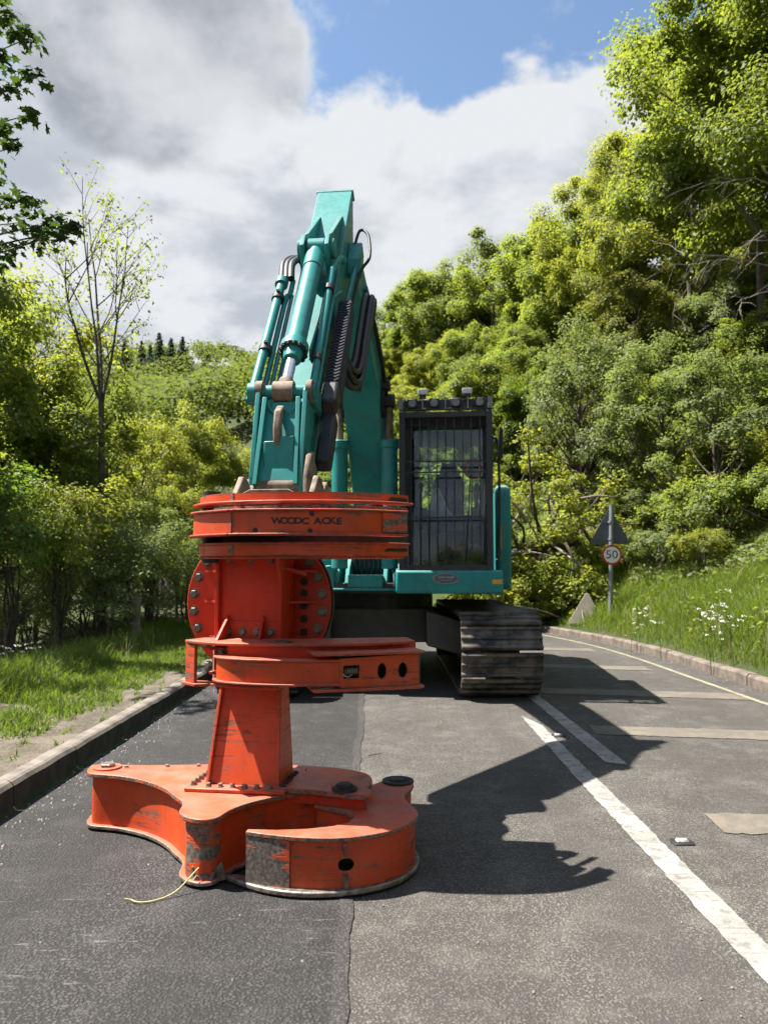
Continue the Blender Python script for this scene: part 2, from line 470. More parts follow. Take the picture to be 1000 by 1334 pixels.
M['grass_dark'] = leaf_mat('verge_grass', (0.056, 0.102, 0.013), (0.108, 0.145, 0.024), (0.28, 0.42, 0.035), 0.4, 0.40)


def glass_mat():
    m, t, out = new_mat('tinted_cab_glass')
    tr = t.node('ShaderNodeBsdfTransparent')
    tr.inputs[0].default_value = (0.80, 0.88, 0.90, 1)
    gl = t.node('ShaderNodeBsdfGlossy')
    gl.inputs[0].default_value = (0.9, 0.95, 1, 1)
    gl.inputs[1].default_value = 0.03
    fr = t.node('ShaderNodeFresnel')
    fr.inputs[0].default_value = 1.28
    mx = t.node('ShaderNodeMixShader')
    t.l.new(t.math('ADD', fr.outputs[0], 0.02), mx.inputs[0])
    t.l.new(tr.outputs[0], mx.inputs[1])
    t.l.new(gl.outputs[0], mx.inputs[2])
    t.l.new(mx.outputs[0], out.inputs[0])
    return m


M['glass'] = glass_mat()


# ------------------------------------------------------------------ object helpers
def tag(o, label=None, cat=None, group=None, kind=None):
    if label:
        o['label'] = label
    if cat:
        o['category'] = cat
    if group:
        o['group'] = group
    if kind:
        o['kind'] = kind
    return o


def empty(name, loc, label, cat, group=None):
    o = bpy.data.objects.new(name, None)
    col.objects.link(o)
    o.location = loc
    o.empty_display_size = 0.2
    return tag(o, label, cat, group)


def root_of(o):
    while o.parent:
        o = o.parent
    return o


def link_mesh(name, me, mat, parent=None, loc=None):
    o = bpy.data.objects.new(name, me)
    col.objects.link(o)
    if mat is not None and not me.materials:
        me.materials.append(mat)
    if parent:
        o.parent = parent
    if loc is not None:
        o.location = Vector(loc) - (Vector(root_of(parent).location) if parent else Vector())
    return o


class MB:
    """Collects solids given in world coordinates and builds one mesh object."""
    def __init__(self):
        self.v, self.f, self.cuts = [], [], []

    def add(self, vs, fs):
        o = len(self.v)
        self.cuts.append((o, len(self.f)))
        self.v += [Vector(p) for p in vs]
        self.f += [tuple(i + o for i in q) for q in fs]
        return self

    def box(self, c, size, rot=None):
        x, y, z = (s / 2 for s in size)
        vs = [Vector((sx * x, sy * y, sz * z)) for sz in (-1, 1) for sy in (-1, 1) for sx in (-1, 1)]
        if rot is not None:
            vs = [rot @ p for p in vs]
        c = Vector(c)
        return self.add([c + p for p in vs], [(0, 2, 3, 1), (4, 5, 7, 6), (0, 1, 5, 4), (2, 6, 7, 3), (0, 4, 6, 2), (1, 3, 7, 5)])

    def prism(self, poly, z0, z1, top=None):
        """Outline in plan, extruded from z0 to z1."""
        n = len(poly)
        top = top or poly
        vs = [(x, y, z0) for x, y in poly] + [(x, y, z1) for x, y in top]
        area = sum(poly[i][0] * poly[(i + 1) % n][1] - poly[(i + 1) % n][0] * poly[i][1] for i in range(n))
        a, b = tuple(range(n)), tuple(range(n, 2 * n))
        side = [(i, (i + 1) % n, n + (i + 1) % n, n + i) for i in range(n)]
        if area < 0:
            return self.add(vs, [a, b[::-1]] + [q[::-1] for q in side])
        return self.add(vs, [a[::-1], b] + side)

    def slab(self, pts, vec):
        """A planar outline in space thickened along vec."""
        n = len(pts)
        vec = Vector(vec)
        vs = [Vector(p) for p in pts] + [Vector(p) + vec for p in pts]
        nrm = Vector((0, 0, 0))
        for i in range(n):
            nrm += Vector(pts[i]).cross(Vector(pts[(i + 1) % n]))
        a, b = tuple(range(n)), tuple(range(n, 2 * n))
        side = [(i, (i + 1) % n, n + (i + 1) % n, n + i) for i in range(n)]
        if nrm.dot(vec) < 0:
            return self.add(vs, [a, b[::-1]] + [q[::-1] for q in side])
        return self.add(vs, [a[::-1], b] + side)

    def ribbon(self, pts, th, z0, z1):
        """A standing strip of plate following a line in plan."""
        L, Rr = offset_line(pts, th / 2), offset_line(pts, -th / 2)
        return self.prism(L + Rr[::-1], z0, z1)

    def tube(self, path, rad, n=10, cap=True):
        path = [Vector(p) for p in path]
        k = len(path)
        rad = rad if isinstance(rad, (list, tuple)) else [rad] * k
        d0 = (path[1] - path[0]).normalized()
        up = Vector((0, 0, 1)) if abs(d0.z) < 0.9 else Vector((1, 0, 0))
        a = d0.cross(up).normalized()
        vs, fs = [], []
        for i, p in enumerate(path):
            d = (path[min(i + 1, k - 1)] - path[max(i - 1, 0)]).normalized()
            a = (a - d * a.dot(d)).normalized()
            b = d.cross(a)
            for j in range(n):
                w = 2 * math.pi * j / n
                vs.append(p + (a * math.cos(w) + b * math.sin(w)) * rad[i])
        for i in range(k - 1):
            for j in range(n):
                fs.append((i * n + j, i * n + (j + 1) % n, (i + 1) * n + (j + 1) % n, (i + 1) * n + j))
        if cap:
            fs.append(tuple(range(n))[::-1])
            fs.append(tuple((k - 1) * n + j for j in range(n)))
        return self.add(vs, fs)

    def cyl(self, p0, p1, r, n=20, r1=None):
        return self.tube([p0, p1], [r, r if r1 is None else r1], n)

    def ring(self, p0, p1, ro, ri, n=28):
        """A hollow cylinder from p0 to p1."""
        p0, p1 = Vector(p0), Vector(p1)
        d = (p1 - p0).normalized()
        a = d.orthogonal().normalized()
        b = d.cross(a)
        vs = []
        for p, r in ((p0, ro), (p1, ro), (p1, ri), (p0, ri)):
            vs += [p + (a * math.cos(2 * math.pi * j / n) + b * math.sin(2 * math.pi * j / n)) * r for j in range(n)]
        fs = []
        for q in range(4):
            for j in range(n):
                fs.append((q * n + j, q * n + (j + 1) % n, ((q + 1) % 4) * n + (j + 1) % n, ((q + 1) % 4) * n + j))
        return self.add(vs, fs)

    def build_each(self, name, mat, parent, bevel=0.0, smooth=35, seg=2):
        """One object for each solid collected."""
        out = []
        cuts = self.cuts + [(len(self.v), len(self.f))]
        for (v0, f0), (v1, f1) in zip(cuts[:-1], cuts[1:]):
            m = MB()
            m.v = self.v[v0:v1]
            m.f = [tuple(i - v0 for i in q) for q in self.f[f0:f1]]
            out.append(m.build(name, mat, parent, bevel, smooth, seg))
        return out

    def build(self, name, mat, parent=None, bevel=0.0, smooth=35, seg=2, origin=None, edge=None):
        if parent is not None:
            off = Vector(root_of(parent).location)
        else:
            off = Vector(origin) if origin is not None else Vector()
        me = bpy.data.meshes.new(name)
        me.from_pydata([tuple(p - off) for p in self.v], [], self.f)
        bm = bmesh.new()
        bm.from_mesh(me)
        bmesh.ops.recalc_face_normals(bm, faces=bm.faces)
        bm.to_mesh(me)
        bm.free()
        o = link_mesh(name, me, mat, parent)
        if edge is not None:
            me.materials.append(edge)
            for q in me.polygons:
                if abs(q.normal.z) < 0.4:
                    q.material_index = 1
        if parent is None and origin is not None:
            o.location = origin
        if smooth:
            me.polygons.foreach_set('use_smooth', [True] * len(me.polygons))
            me.set_sharp_from_angle(angle=R(smooth))
        if bevel:
            b = o.modifiers.new('bevel', 'BEVEL')
            b.width = bevel
            b.segments = seg
            b.limit_method = 'ANGLE'
            b.angle_limit = R(40)
            b.harden_normals = False
        return o


def offset_line(pts, d):
    pts = [Vector((p[0], p[1])) for p in pts]
    out = []
    for i, p in enumerate(pts):
        a = pts[max(i - 1, 0)]
        b = pts[min(i + 1, len(pts) - 1)]
        t = (b - a).normalized()
        out.append((p.x - t.y * d, p.y + t.x * d))
    return out


def smooth_line(pts, sub=6, closed=False):
    """Catmull-Rom through the points."""
    P = [Vector(p) for p in pts]
    n = len(P)
    out = []
    rng = n if closed else n - 1
    for i in range(rng):
        p0 = P[(i - 1) % n] if closed else P[max(i - 1, 0)]
        p1, p2 = P[i], P[(i + 1) % n]
        p3 = P[(i + 2) % n] if closed else P[min(i + 2, n - 1)]
        for k in range(sub):
            s = k / sub
            out.append(0.5 * ((2 * p1) + (p2 - p0) * s + (2 * p0 - 5 * p1 + 4 * p2 - p3) * s * s + (3 * p1 - p0 - 3 * p2 + p3) * s ** 3))
    if not closed:
        out.append(P[-1])
    return [tuple(q) for q in out]


def holed_plate(name, outer, holes, M4, th, mat, parent, bevel=0.0):
    """Flat plate with real openings: outline and holes in 2D, placed by matrix M4, thickness along its z."""
    bm = bmesh.new()
    for loop in [outer] + holes:
        vs = [bm.verts.new((x, y, 0)) for x, y in loop]
        for i in range(len(vs)):
            bm.edges.new((vs[i], vs[(i + 1) % len(vs)]))
    bmesh.ops.triangle_fill(bm, use_beauty=True, use_dissolve=False, edges=bm.edges[:])
    r = bmesh.ops.extrude_face_region(bm, geom=bm.faces[:])
    bmesh.ops.translate(bm, verts=[g for g in r['geom'] if isinstance(g, bmesh.types.BMVert)], vec=(0, 0, th))
    bmesh.ops.recalc_face_normals(bm, faces=bm.faces)
    off = Matrix.Translation(-Vector(root_of(parent).location))
    bm.transform(off @ M4)
    me = bpy.data.meshes.new(name)
    bm.to_mesh(me)
    bm.free()
    return link_mesh(name, me, mat, parent)


def circ(cx, cy, rx, ry=None, n=20):
    ry = rx if ry is None else ry
    return [(cx + rx * math.cos(2 * math.pi * k / n), cy + ry * math.sin(2 * math.pi * k / n)) for k in range(n)]


def frame(origin, xdir, ydir):
    """Matrix whose x and y axes run along the two directions."""
    x = Vector(xdir).normalized()
    y = Vector(ydir).normalized()
    z = x.cross(y).normalized()
    y = z.cross(x)
    return Matrix(((x.x, y.x, z.x, origin[0]), (x.y, y.y, z.y, origin[1]), (x.z, y.z, z.z, origin[2]), (0, 0, 0, 1)))


def text_mesh(body, size, extrude=0.001, offset=0.0):
    c = bpy.data.curves.new('lettering', 'FONT')
    c.body = body
    c.size = size
    c.extrude = extrude
    c.offset = offset
    c.align_x = 'CENTER'
    c.align_y = 'CENTER'
    c.resolution_u = 3
    o = bpy.data.objects.new('lettering', c)
    col.objects.link(o)
    bpy.context.view_layer.update()
    me = bpy.data.meshes.new_from_object(o.evaluated_get(bpy.context.evaluated_depsgraph_get()))
    bpy.data.objects.remove(o)
    bpy.data.curves.remove(c)
    return me


_bolt_cache = {}


def bolt_mesh(r, h, mat):
    key = (round(r, 4), round(h, 4), mat)
    if key not in _bolt_cache:
        m = MB()
        m.cyl((0, 0, -0.004), (0, 0, h * 0.25), r * 1.35, 14)
        hexa = [(r * math.cos(k * math.pi / 3), r * math.sin(k * math.pi / 3)) for k in range(6)]
        inner = [(x * 0.88, y * 0.88) for x, y in hexa]
        m.prism(hexa, h * 0.25, h * 0.85)
        m.prism(hexa, h * 0.85, h, inner)
        me = bpy.data.meshes.new('bolt')
        me.from_pydata([tuple(v) for v in m.v], [], m.f)
        me.materials.append(M[mat])
        _bolt_cache[key] = me
    return _bolt_cache[key]


def bolt(parent, p, nrm, r=0.014, h=0.016, mat='steel', name='bolt'):
    o = link_mesh(name, bolt_mesh(r, h, mat), None, parent, p)
    q = Vector(nrm).to_track_quat('Z', 'Y')
    o.rotation_mode = 'QUATERNION'
    o.rotation_quaternion = q
    return o


def fast_mesh(name, V, F):
    """Mesh from numpy arrays (all faces with the same corner count)."""
    me = bpy.data.meshes.new(name)
    V = np.ascontiguousarray(V, dtype=np.float32)
    F = np.ascontiguousarray(F, dtype=np.int32)
    k = F.shape[1]
    me.vertices.add(len(V))
    me.vertices.foreach_set('co', V.ravel())
    me.loops.add(F.size)
    me.loops.foreach_set('vertex_index', F.ravel())
    me.polygons.add(len(F))
    me.polygons.foreach_set('loop_start', np.arange(0, F.size, k, dtype=np.int32))
    me.update(calc_edges=True)
    return me

# ------------------------------------------------------------------ the lie of the land
KERB = np.array([(4.35, -30), (4.35, 12), (4.22, 14), (3.85, 16), (3.2, 18), (2.0, 20.5), (-0.5, 24.5), (-4.5, 29.5), (-11, 36),
                 (-22, 45), (-45, 62), (-95, 100), (-220, 200), (-500, 420)], dtype=float)
_k = smooth_line([tuple(p) for p in KERB[1:9]], 5)
KERB = np.vstack([KERB[:1], np.array(_k)[:, :2], KERB[9:]])


def sdist(x, y):
    """Distance to the right of the right-hand kerb line (negative: towards the road)."""
    P = np.stack([np.asarray(x, float).ravel(), np.asarray(y, float).ravel()], 1)
    best = np.full(len(P), 1e9)
    sgn = np.ones(len(P))
    for a, b in zip(KERB[:-1], KERB[1:]):
        d = b - a
        L = d @ d
        t = np.clip(((P - a) @ d) / L, 0, 1)
        q = a + t[:, None] * d
        r = P - q
        dd = np.hypot(r[:, 0], r[:, 1])
        cr = d[0] * r[:, 1] - d[1] * r[:, 0]
        m = dd < best - 1e-9
        best = np.where(m, dd, best)
        sgn = np.where(m, np.where(cr < 0, 1.0, -1.0), sgn)
    return (best * sgn).reshape(np.shape(x))


HS = np.array([-400, -150, -60, -30, -20, -13, -9.5, -8.2, -7.75, -7.7, -6.55, -6.5, -0.05, 0.0, 0.12, 0.5, 1.2, 2.4, 4, 8, 15, 30, 60, 110, 180, 400])
HZ = np.array([20, -6, -9, -6, -3.6, -1.5, -0.3, 0.10, 0.12, 0.12, 0.12, -0.12, -0.12, -0.12, 0.10, 0.22, 0.62, 1.35, 2.3, 4.8, 9.0, 16.5, 25, 31, 40, 50])


def lump(x, y):
    return 0.5 * np.sin(x * 0.43 + 1.3) * np.cos(y * 0.37) + 0.3 * np.sin(x * 0.9 + y * 0.7)


def hz(x, y):
    s = sdist(x, y)
    z = np.interp(s, HS, HZ)
    amp = np.clip((s - 2.5) / 10, 0, 1) + np.clip((-8.5 - s) / 10, 0, 1) * 0.7
    z = z + 9 * np.exp(-((np.asarray(x, float) + 32) / 45) ** 2 - ((np.asarray(y, float) - 230) / 70) ** 2)
    z = z + 29 * np.exp(-((np.asarray(x, float) + 88) / 80) ** 2 - ((np.asarray(y, float) - 240) / 75) ** 2)
    return z + lump(np.asarray(x, float), np.asarray(y, float)) * amp


def ground_z(x, y):
    return float(hz(np.array([x]), np.array([y]))[0])


def spaced(lo, hi, near_lo, near_hi, step, grow=1.16):
    v = list(np.arange(near_lo, near_hi + 1e-6, step))
    s = step
    while v[-1] < hi:
        s *= grow
        v.append(v[-1] + s)
    s = step
    while v[0] > lo:
        s *= grow
        v.insert(0, v[0] - s)
    return np.array(v)


def build_ground():
    xs = spaced(-420, 420, -6, 14, 0.25)
    ys = spaced(-40, 900, -4, 26, 0.4)
    X, Y = np.meshgrid(xs, ys)
    Z = hz(X, Y)
    nx, ny = len(xs), len(ys)
    V = np.stack([X.ravel(), Y.ravel(), Z.ravel()], 1)
    i = np.arange((ny - 1) * (nx - 1))
    r, c = i // (nx - 1), i % (nx - 1)
    a = r * nx + c
    F = np.stack([a, a + 1, a + nx + 1, a + nx], 1)
    me = fast_mesh('terrain', V, F)
    me.polygons.foreach_set('use_smooth', [True] * len(me.polygons))
    tag(link_mesh('terrain', me, M['soil']), kind='structure')


build_ground()


def strip_sheet(name, line, w0, w1, z, mat, th=0.0):
    """A flat sheet between two offsets of a line in plan."""
    L = offset_line(line, w0)
    Rr = offset_line(line, w1)
    n = len(line)
    V = [(x, y, z) for x, y in L] + [(x, y, z) for x, y in Rr]
    F = [(i, n + i, n + i + 1, i + 1) for i in range(n - 1)]
    me = bpy.data.meshes.new(name)
    me.from_pydata(V, [], F)
    bm = bmesh.new()
    bm.from_mesh(me)
    bmesh.ops.recalc_face_normals(bm, faces=bm.faces)
    if bm.faces[0].normal.z < 0 if len(bm.faces) and not bm.faces.ensure_lookup_table() else False:
        bmesh.ops.reverse_faces(bm, faces=bm.faces)
    bm.to_mesh(me)
    bm.free()
    return tag(link_mesh(name, me, mat), kind='structure')


kline = [tuple(p) for p in KERB[KERB[:, 1] < 28]]
kline[0] = (4.35, -8.0)
strip_sheet('road', kline, 0.0, 6.5, 0.0, M['asph_old'])


def jag_sheet(name, pts_l, pts_r, z, mat, amp=0.004, step=0.05, wander=0.0):
    """Painted or laid strip with slightly ragged long edges."""
    def dens(pts):
        out = []
        for a, b in zip(pts[:-1], pts[1:]):
            k = max(1, int((Vector(b) - Vector(a)).length / step))
            out += [tuple(Vector(a).lerp(Vector(b), i / k)) for i in range(k)]
        out.append(pts[-1])
        wn = lambda y: wander * (math.sin(y * 2.9) + 0.6 * math.sin(y * 7.7 + 1) + 0.35 * math.sin(y * 17.3 + 2))
        return [(x + random.uniform(-amp, amp) + wn(y), y + random.uniform(-amp, amp)) for x, y in out]
    l, r = dens(pts_l), dens(pts_r)
    V = [(x, y, z) for x, y in l + r[::-1]]
    me = bpy.data.meshes.new(name)
    me.from_pydata(V, [], [tuple(range(len(V)))])
    if me.polygons[0].normal.z < 0:
        me.flip_normals()
    return tag(link_mesh(name, me, mat), kind='structure')


jag_sheet('asphalt_patch', [(-2.14, -3), (-2.14, 16)], [(-0.12, -3), (-0.15, 3.2), (-0.24, 9.0), (-0.26, 16)], 0.004, M['asph_new'], 0.003, 0.06, 0.009)
jag_sheet('tar_seam', [(-0.155, -3), (-0.185, 3.2), (-0.275, 9.0), (-0.29, 16)], [(-0.105, -3), (-0.13, 3.2), (-0.215, 9.0), (-0.235, 16)], 0.0065, M['asph_seam'], 0.003, 0.05, 0.009)
jag_sheet('centre_line', [(1.30, -2), (1.285, 5.2), (1.30, 7.3), (1.30, 7.42)], [(1.435, -2), (1.42, 5.2), (1.41, 7.0), (1.31, 7.42)], 0.005, M['line'], 0.006)
jag_sheet('second_centre_line', [(1.60, 5.68), (1.57, 9), (1.45, 14)], [(1.745, 5.60), (1.70, 9), (1.58, 14)], 0.005, M['line'], 0.006)
for k, (y0, y1, sl, w) in enumerate([(4.18, 4.52, -0.16, 3.95), (6.62, 6.98, -0.36, 3.95), (8.75, 9.15, -0.42, 3.9), (11.1, 11.5, -0.4, 3.7), (13.6, 14.0, -0.4, 3.6)]):
    jag_sheet('rumble_bar', [(1.80, y0), (w, y0 + sl)], [(1.83, y1), (w, y1 + sl * 0.9)], 0.005, M['bar'], 0.014, 0.035)
yl = [tuple(p) for p in KERB[KERB[:, 1] < 30]]
yl[0] = (4.35, -4.0)
for w0, w1 in ((0.36, 0.43),):
    strip_sheet('yellow_edge_line', yl, w0, w1, 0.005, M['yline'])

# kerb stones: each stone its own piece
def kerb_run(name, line, side, mat, width, height, stone=0.92, face=None):
    root = empty(name, (line[0][0], line[0][1], 0), None, None)
    tag(root, kind='structure')
    meshes = []
    for v in range(4):
        m = MB()
        pr = [(0, -0.12), (0.012, height - 0.03), (0.03, height - 0.008), (0.05, height), (width, height - 0.006), (width, -0.12)]
        n = 5
        vs, fs = [], []
        for k in range(n):
            yy = k / (n - 1) * (stone - 0.012)
            jx = random.uniform(-0.004, 0.004)
            jz = random.uniform(-0.005, 0.004)
            vs += [(x + jx, yy, z + (jz if z > 0 else 0)) for x, z in pr]
        q = len(pr)
        for k in range(n - 1):
            for j in range(q):
                fs.append((k * q + j, k * q + (j + 1) % q, (k + 1) * q + (j + 1) % q, (k + 1) * q + j))
        fs += [tuple(range(q)), tuple((n - 1) * q + j for j in range(q))[::-1]]
        m.add(vs, fs)
        me = bpy.data.meshes.new('kerb_stone')
        me.from_pydata([tuple(p) for p in m.v], [], m.f)
        bm = bmesh.new()
        bm.from_mesh(me)
        bmesh.ops.recalc_face_normals(bm, faces=bm.faces)
        bm.to_mesh(me)
        bm.free()
        me.materials.append(mat)
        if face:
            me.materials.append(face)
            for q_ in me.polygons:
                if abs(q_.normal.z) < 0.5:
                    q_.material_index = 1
        meshes.append(me)
    i, pos = 0, Vector(line[0])
    pts = [Vector(p) for p in line]
    seg = 0
    while seg < len(pts) - 1:
        remain = stone
        p = pos.copy()
        while seg < len(pts) - 1:
            d = (pts[seg + 1] - p).length
            if d >= remain:
                p = p + (pts[seg + 1] - p).normalized() * remain
                break
            remain -= d
            p = pts[seg + 1].copy()
            seg += 1
        else:
            break
        d = (p - pos).normalized()
        o = link_mesh('kerb_stone', meshes[random.randrange(4)], None, root)
        xax = Vector((d.y, -d.x)) * side
        o.matrix_local = Matrix(((xax.x, d.x, 0, pos.x - line[0][0]), (xax.y, d.y, 0, pos.y - line[0][1]), (0, 0, 1, random.uniform(-0.004, 0.006)), (0, 0, 0, 1)))
        pos = p
    return root


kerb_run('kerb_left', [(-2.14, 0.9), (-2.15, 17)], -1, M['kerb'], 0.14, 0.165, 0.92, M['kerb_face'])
kr = [(x, y) for x, y in yl if y < 24]
kr[0] = (4.35, 2.0)
kerb_run('kerb_right', kr, 1, M['kerb_dirty'], 0.15, 0.14)
# trodden path behind the left kerb, uneven
def build_path():
    xs = np.linspace(-2.275, -3.75, 14)
    ys = np.arange(-2, 17, 0.15)
    X, Y = np.meshgrid(xs, ys)
    Z = 0.136 + 0.012 * np.sin(X * 9 + Y * 3) * np.sin(Y * 5.1) - 0.02 * np.clip((-2.3 - X), 0, 1)
    Z[:, 0] = 0.138
    nx, ny = len(xs), len(ys)
    V = np.stack([X.ravel(), Y.ravel(), Z.ravel()], 1)
    i = np.arange((ny - 1) * (nx - 1))
    a = (i // (nx - 1)) * nx + i % (nx - 1)
    me = fast_mesh('path', V, np.stack([a, a + nx, a + nx + 1, a + 1], 1))
    me.polygons.foreach_set('use_smooth', [True] * len(me.polygons))
    tag(link_mesh('path', me, M['path']), kind='structure')


build_path()
# ------------------------------------------------------------------ the felling head standing on the road
def build_head():
    root = empty('felling_head', (-0.65, 4.0, 0), 'worn orange tree felling head with curved gripper arms standing on the road', 'felling head')

    # ---- base: fixed frame with a wing to the left and a blunt prong
    wing = [(-1.60, 4.40), (-1.625, 4.33), (-1.60, 4.24), (-1.55, 4.20), (-1.43, 4.17), (-1.30, 4.11), (-1.18, 4.02), (-1.08, 3.91), (-1.01, 3.80),
            (-0.955, 3.72), (-0.935, 3.65), (-0.925, 3.56), (-0.88, 3.49), (-0.80, 3.45), (-0.735, 3.48), (-0.70, 3.585), (-0.64, 3.68),
            (-0.56, 3.76), (-0.47, 3.82), (-0.37, 3.86), (-0.26, 3.87), (-0.16, 3.86), (-0.09, 3.93), (-0.06, 4.05), (-0.10, 4.22),
            (-0.30, 4.34), (-0.60, 4.40), (-0.95, 4.40), (-1.30, 4.385)]
    wing_s = smooth_line(wing, 3, True)
    cx, cy = -0.75, 4.05

    def inset(poly, d):
        n = len(poly)
        out = []
        if sum(poly[i - 1][0] * poly[i][1] - poly[i][0] * poly[i - 1][1] for i in range(n)) < 0:
            d = -d
        for i in range(n):
            a, b = Vector(poly[i - 1]), Vector(poly[(i + 1) % n])
            t = (b - a).normalized()
            p = Vector(poly[i])
            nn = Vector((-t.y, t.x))
            out.append((p.x + nn.x * d, p.y + nn.y * d))
        return out
    fr = MB()
    fr.prism(inset(wing_s, 0.030), 0.034, 0.288)
    base = fr.build('base_frame', M['orange'], root, smooth=50)
    MB().prism(wing_s, 0.284, 0.306).build('top_plate', M['orange'], base, bevel=0.004, edge=M['edge'])
    bot = inset(wing_s, 0.004)
    MB().prism(bot, 0.016, 0.036).build('bottom_plate', M['orange'], base, bevel=0.005, edge=M['blade'])
    MB().prism(inset(wing_s, 0.07), 0.0, 0.018).build('skid', M['dark'], base)
    # worn nose of the prong
    nose = [p for p in wing_s if p[1] < 3.60 and p[0] < -0.69]
    n2 = inset(wing_s, 0.0265)
    nose = [q for p, q in zip(wing_s, n2) if p[1] < 3.62 and -0.91 < p[0] < -0.70]
    MB().ribbon(nose, 0.006, 0.03, 0.282).build('worn_nose', M['worn'], base, smooth=60)
    bolt(base, (-1.52, 4.32, 0.306), (0, 0, 1), 0.042, 0.028, 'blade', 'pivot_bolt')
    MB().cyl((-1.52, 4.32, 0.304), (-1.52, 4.32, 0.316), 0.075, 28).build('pivot_washer', M['orange'], base, bevel=0.002)
    for (x, y) in ((-1.42, 4.33), (-1.20, 4.35), (-1.03, 4.36)):
        bolt(base, (x, y, 0.306), (0, 0, 1), 0.012, 0.012, 'mudsteel')
    # clod of earth caught under the nose
    m = MB()
    for k in range(16):
        a, b = random.uniform(-0.86, -0.72), random.uniform(3.49, 3.54)
        m.cyl((a, b, 0.025), (a + random.uniform(-0.02, 0.02), b - 0.01, random.uniform(0.045, 0.10)), random.uniform(0.012, 0.028), 6, 0.006)
    m.build('earth_clod', M['mudsteel'], base)

    # ---- cutting jaw: a hook that swings round from the pivot at the back right
    jaw = [(0.02, 4.30), (0.09, 4.30), (0.155, 4.23), (0.145, 4.12), (0.115, 4.03), (0.105, 3.95), (0.125, 3.86), (0.155, 3.76), (0.155, 3.66),
           (0.11, 3.555), (0.02, 3.46), (-0.09, 3.40), (-0.21, 3.372), (-0.34, 3.378), (-0.48, 3.41), (-0.605, 3.455),
           (-0.60, 3.485), (-0.47, 3.475), (-0.34, 3.49), (-0.23, 3.525), (-0.16, 3.58), (-0.135, 3.66), (-0.19, 3.74), (-0.34, 3.83), (-0.20, 4.00), (-0.08, 4.16)]
    jaw_s = smooth_line(jaw[:16], 3) + jaw[16:]
    j = MB()
    j.prism(inset(jaw_s, 0.014), 0.034, 0.238)
    jo = j.build('cutting_jaw', M['orange'], root, smooth=50)
    MB().prism(jaw_s, 0.234, 0.254).build('jaw_top_plate', M['orange'], jo, bevel=0.0035, edge=M['edge'])
    lip = smooth_line([(0.155, 3.86), (0.168, 3.74), (0.135, 3.60), (0.05, 3.478), (-0.09, 3.392), (-0.24, 3.355), (-0.40, 3.362), (-0.56, 3.425), (-0.715, 3.545)], 5)
    inner = [(-0.66, 3.56), (-0.50, 3.49), (-0.34, 3.48), (-0.15, 3.53), (-0.05, 3.64), (0.05, 3.86)]
    MB().prism(lip + inner, 0.012, 0.036).build('cutting_edge', M['blade'], jo, bevel=0.006)
    MB().prism(inset(jaw_s, 0.05), 0.0, 0.014).build('skid', M['dark'], jo)
    # worn shoe at the tip
    tip = offset_line(smooth_line([(-0.24, 3.372), (-0.34, 3.378), (-0.48, 3.41), (-0.605, 3.455)], 4), 0.0)
    tip = [(x + 0.004, y + 0.008) for x, y in tip if x < -0.405]
    MB().ribbon(tip, 0.012, 0.03, 0.233).build('worn_tip', M['worn'], jo, smooth=60)
    # oval hole in the jaw's front web, its inside coloured black in place of shade
    hx, hy = -0.163, 3.3775
    m = MB()
    if True:
        ov = [(hx + 0.034 * math.cos(a) * abs(math.cos(a)) ** -0.25, 0.135 + 0.026 * math.sin(a)) for a in [2 * math.pi * (k + 0.5) / 24 for k in range(24)]]
        pts = [Vector((x, hy - 0.05, z)) for x, z in ov]
        m.slab(pts, (0, 0.15, 0))
    cut = m.build('hole_cutter', M['black'], root, smooth=0)
    md = jo.modifiers.new('hole', 'BOOLEAN')
    md.operation = 'DIFFERENCE'
    md.solver = 'EXACT'
    md.object = cut
    md.material_mode = 'TRANSFER'
    bpy.context.view_layer.update()
    cut_me = bpy.data.meshes.new_from_object(jo.evaluated_get(bpy.context.evaluated_depsgraph_get()))
    jo.modifiers.clear()
    jo.data = cut_me
    bpy.data.objects.remove(cut)
    MB().box((hx, 3.379, 0.062), (0.022, 0.012, 0.07)).box((hx - 0.004, 3.379, 0.20), (0.012, 0.012, 0.05)).build_each('weld_scar', M['steel'], jo)
    bolt(jo, (0.075, 4.235, 0.254), (0, 0, 1), 0.05, 0.022, 'dark', 'pivot_bolt')
    MB().cyl((0.075, 4.235, 0.250), (0.075, 4.235, 0.266), 0.085, 28).build('pivot_washer', M['dark'], jo, bevel=0.003)
    # link plate from the frame to the jaw's pivot
    link = smooth_line([(-0.62, 4.10), (-0.60, 3.90), (-0.48, 3.83), (-0.33, 3.80), (-0.18, 3.74), (-0.085, 3.72), (-0.055, 3.79), (-0.12, 3.88), (-0.28, 4.02), (-0.40, 4.16)], 3, True)
    lk = MB().prism(link, 0.308, 0.334).build('link_plate', M['orange'], root, bevel=0.004, edge=M['edge'])
    MB().prism(inset(link, 0.03), 0.256, 0.308).build('link_spacer', M['red'], lk)
    MB().cyl((-0.19, 3.80, 0.332), (-0.19, 3.80, 0.346), 0.062, 26).build('pivot_washer', M['dark'], lk, bevel=0.002)
    bolt(lk, (-0.19, 3.80, 0.344), (0, 0, 1), 0.04, 0.022, 'dark', 'pivot_bolt')

    # ---- foot plate and column, turned a little to the left
    yaw = R(-8)
    ax = Vector((math.cos(yaw), math.sin(yaw), 0))         # along the front, to the right
    ay = Vector((-math.sin(yaw), math.cos(yaw), 0))        # to the back
    c0 = Vector((-0.695, 3.94, 0))

    def L(a, b, z):
        return c0 + ax * a + ay * b + Vector((0, 0, z))

    def quad(a0, a1, b0, b1):
        return [(L(a, b, 0).x, L(a, b, 0).y) for a, b in ((a0, b0), (a1, b0), (a1, b1), (a0, b1))]
    foot = MB().prism(quad(-0.275, 0.235, -0.115, 0.34), 0.308, 0.326).build('foot_plate', M['orange'], root, bevel=0.004)
